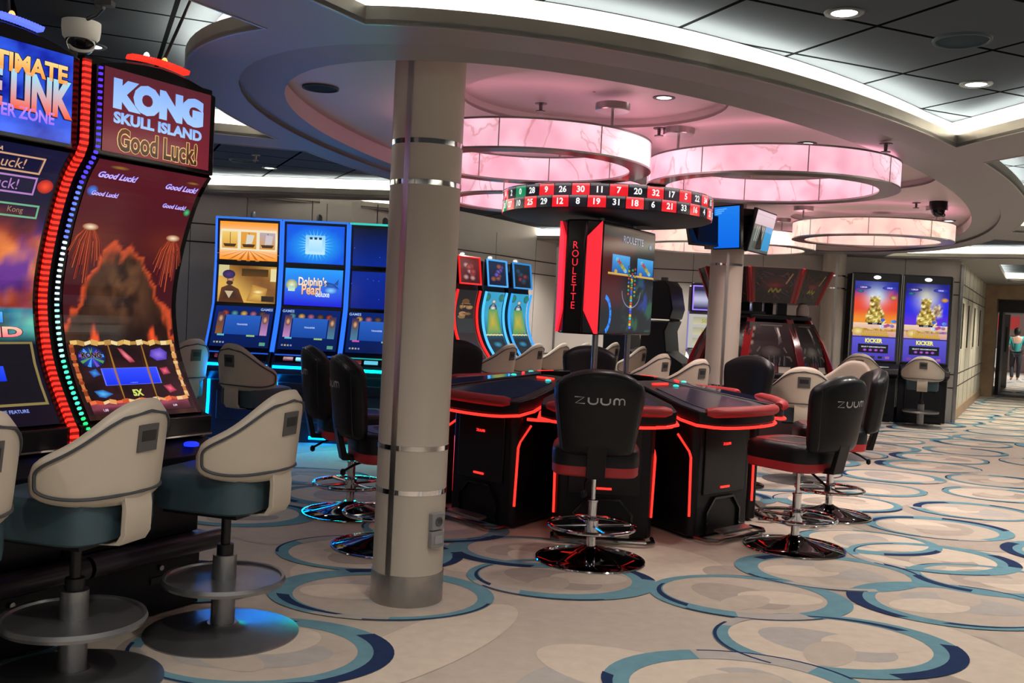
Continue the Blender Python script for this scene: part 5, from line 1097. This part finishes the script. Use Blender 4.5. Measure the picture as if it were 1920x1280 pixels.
tv((2.20, 10.36, 2.47), -58, .06, 'blue glowing screen on the middle pillar, right of the number sign', a1, .40, .46)
tv((2.60, 10.60, 2.46), 58, .2, 'grey and pale screen on the right side of the middle pillar, tilted down', a2, .66, .46)
tv((1.98, 10.45, 2.44), -150, .3, 'dark screen behind the number sign on the middle pillar, its lower edge showing', a3, .5, .36, .06)
t = thing('screen_mount', 'dark square mounting box round the top of the middle pillar, between its screens', 'screen mount', (2.33, 10.72, 2.27), .1)
m = MB(); m.prismz([(-.24, -.24), (.24, -.24), (.24, .24), (-.24, .24)], 0, .42); m.build('housing', P('mount_brown', (.045, .036, .034), .5, var=.1), t, bevel=.01)
m = MB(); m.box((0, -.25, .2), (.3, .02, .3)); m.build('cover', BLACK, t, bevel=.006)
# ================================================================== SMALL THINGS
a = math.radians(-40); px, py = -.475 + .19 * math.cos(a), 5.0 + .19 * math.sin(a)
t = thing('power_outlet', 'grey two-gang outlet box on the white front pillar near the floor', 'power outlet', (px, py, .385), a + PI / 2)
m = MB(); m.box((0, 0, .045), (.085, .03, .085)); m.box((0, 0, -.045), (.085, .03, .085)); m.build('plate', P('outlet_grey', (.26, .26, .26), .4), t, bevel=.006)
m = MB(); m.lathe([(.024, 0), (.024, .004), (.02, .005), (.019, -.001)], (0, 0, 0), 24); k = m.build('socket', P('socket_grey', (.09, .09, .095), .5), t); k.location = (0, -.015, .045); k.rotation_euler = (PI / 2, 0, 0)
m = MB(); m.box((0, -.016, -.045), (.05, .008, .04)); m.build('switch', P('switch_grey', (.34, .34, .34), .4), t)
m = MB(); r = random.Random(2); pts = []
for k in range(40): a = k * .75; pts.append((2.18 + .11 * math.cos(a) * (1 + .3 * math.sin(k)) + .004 * k, 7.35 + .13 * math.sin(a), .012 + .02 * abs(math.sin(k * 1.3)) + .001 * k))
m.tube(crom(pts, 4), .008, 6); tag(m.build('cable', P('cable_black', (.015, .015, .015), .5)), 'tangle of black cable on the carpet beside the right roulette station', 'cable')
# the lobby: seats and the passer-by
for k, (x, y, s) in enumerate(((15.4, 31.5, 'white chair in the bright lobby beyond the dark doorway, left of the walking person'), (16.1, 33.8, 'second white chair in the lobby, behind the walking person'))):
    t = thing('lobby_chair', s, 'chair', (x, y, 0), .6 * k, 'white chairs in the lobby'); wm = P('white_plastic', (.75, .74, .74), .4)
    m = MB(); m.box((0, 0, .45), (.5, .5, .06)); m.build('seat', wm, t, bevel=.02); m = MB(); m.box((0, .22, .75), (.5, .05, .55), 0, -.15); m.build('backrest', wm, t, bevel=.02)
    for sx in (-1, 1):
        for sy in (-1, 1): m = MB(); m.tube([(sx * .2, sy * .2, .43), (sx * .23, sy * .23, 0)], .02); m.build('leg', wm, t)
m = MB(); m.lathe([(.3, .70), (.3, .73)], (0, 0, 0), 24); m.lathe([(.04, .03), (.04, .70)], (0, 0, 0), 12); m.lathe([(.22, 0), (.2, .03)], (0, 0, 0), 24); o = m.build('lobby_table', P('white_plastic', (.75, .74, .74), .4)); o.location = (15.1, 32.8, 0); tag(o, 'small round white table between the lobby chairs', 'table')
m = MB(); m.box((0, 0, 1.95), (1.4, .12, .5)); o = m.build('lobby_sign', P('sign_red', (.5, .1, .1), .4, emit='#b03030', es=.5)); o.location = (19.0, 38.5, 0); tag(o, 'red and white sign on the lobby wall behind the walking person', 'sign')
def figure(loc, rz):
    t = thing('person', 'person in a teal top and dark trousers walking away through the lobby doorway', 'person', loc, rz)
    J = {'pel': (0, 0, .95, .125), 'waist': (0, 0, 1.08, .115), 'chest': (0, .01, 1.30, .15), 'neck': (0, 0, 1.47, .055), 'head': (0, -.01, 1.56, .085), 'crown': (0, 0, 1.66, .08)}
    for s, n_ in ((-1, 'l'), (1, 'r')):
        J.update({'hip' + n_: (s * .09, 0, .90, .10), 'knee' + n_: (s * .10, -.05 * s, .49, .062), 'ank' + n_: (s * .10, .10 * s + .02, .08, .04), 'toe' + n_: (s * .11, .10 * s - .12, .03, .032),
                  'sho' + n_: (s * .19, 0, 1.40, .062), 'elb' + n_: (s * .25, .05, 1.13, .042), 'wri' + n_: (s * .24, -.06, .90, .028), 'han' + n_: (s * .235, -.08, .82, .03)})
    E_ = [('pel', 'waist'), ('waist', 'chest'), ('chest', 'neck'), ('neck', 'head'), ('head', 'crown')]
    for n_ in 'lr': E_ += [('pel', 'hip' + n_), ('hip' + n_, 'knee' + n_), ('knee' + n_, 'ank' + n_), ('ank' + n_, 'toe' + n_), ('chest', 'sho' + n_), ('sho' + n_, 'elb' + n_), ('elb' + n_, 'wri' + n_), ('wri' + n_, 'han' + n_)]
    def skin(name, keys, edges, mat, grow=0):
        ks = list(keys); me = bpy.data.meshes.new(name); me.from_pydata([J[k][:3] for k in ks], [(ks.index(a), ks.index(b)) for a, b in edges], []); me.materials.append(mat)
        o = bpy.data.objects.new(name, me); link(o); o.parent = t; sk = o.modifiers.new('Skin', 'SKIN'); bm = bmesh.new(); bm.from_mesh(me); ly = bm.verts.layers.skin.verify(); bm.verts.ensure_lookup_table()
        for i, k in enumerate(ks): bm.verts[i][ly].radius = (J[k][3] + grow,) * 2
        bm.verts[0][ly].use_root = True; bm.to_mesh(me); bm.free(); o.modifiers.new('Sub', 'SUBSURF').render_levels = 2; return o
    skin('body', J, E_, P('skin', (.45, .28, .20), .5))
    skin('top', ['waist', 'chest', 'shol', 'shor', 'elbl', 'elbr', 'pel'], [('pel', 'waist'), ('waist', 'chest'), ('chest', 'shol'), ('chest', 'shor'), ('shol', 'elbl'), ('shor', 'elbr')], P('teal_cloth', (.03, .26, .25), .7), .022)
    skin('trousers', ['pel', 'hipl', 'hipr', 'kneel', 'kneer', 'ankl', 'ankr'], [('pel', 'hipl'), ('pel', 'hipr'), ('hipl', 'kneel'), ('hipr', 'kneer'), ('kneel', 'ankl'), ('kneer', 'ankr')], P('dark_cloth', (.02, .022, .03), .7), .016)
    m = MB(); m.lathe([(.001, 1.49), (.075, 1.50), (.10, 1.56), (.105, 1.62), (.09, 1.69), (.04, 1.735), (.001, 1.74)], (0, .02, 0), 16, False); m.build('hair', P('black_hair', (.01, .009, .008), .5), t)
figure((16.55, 32.4, 0), 2.8)
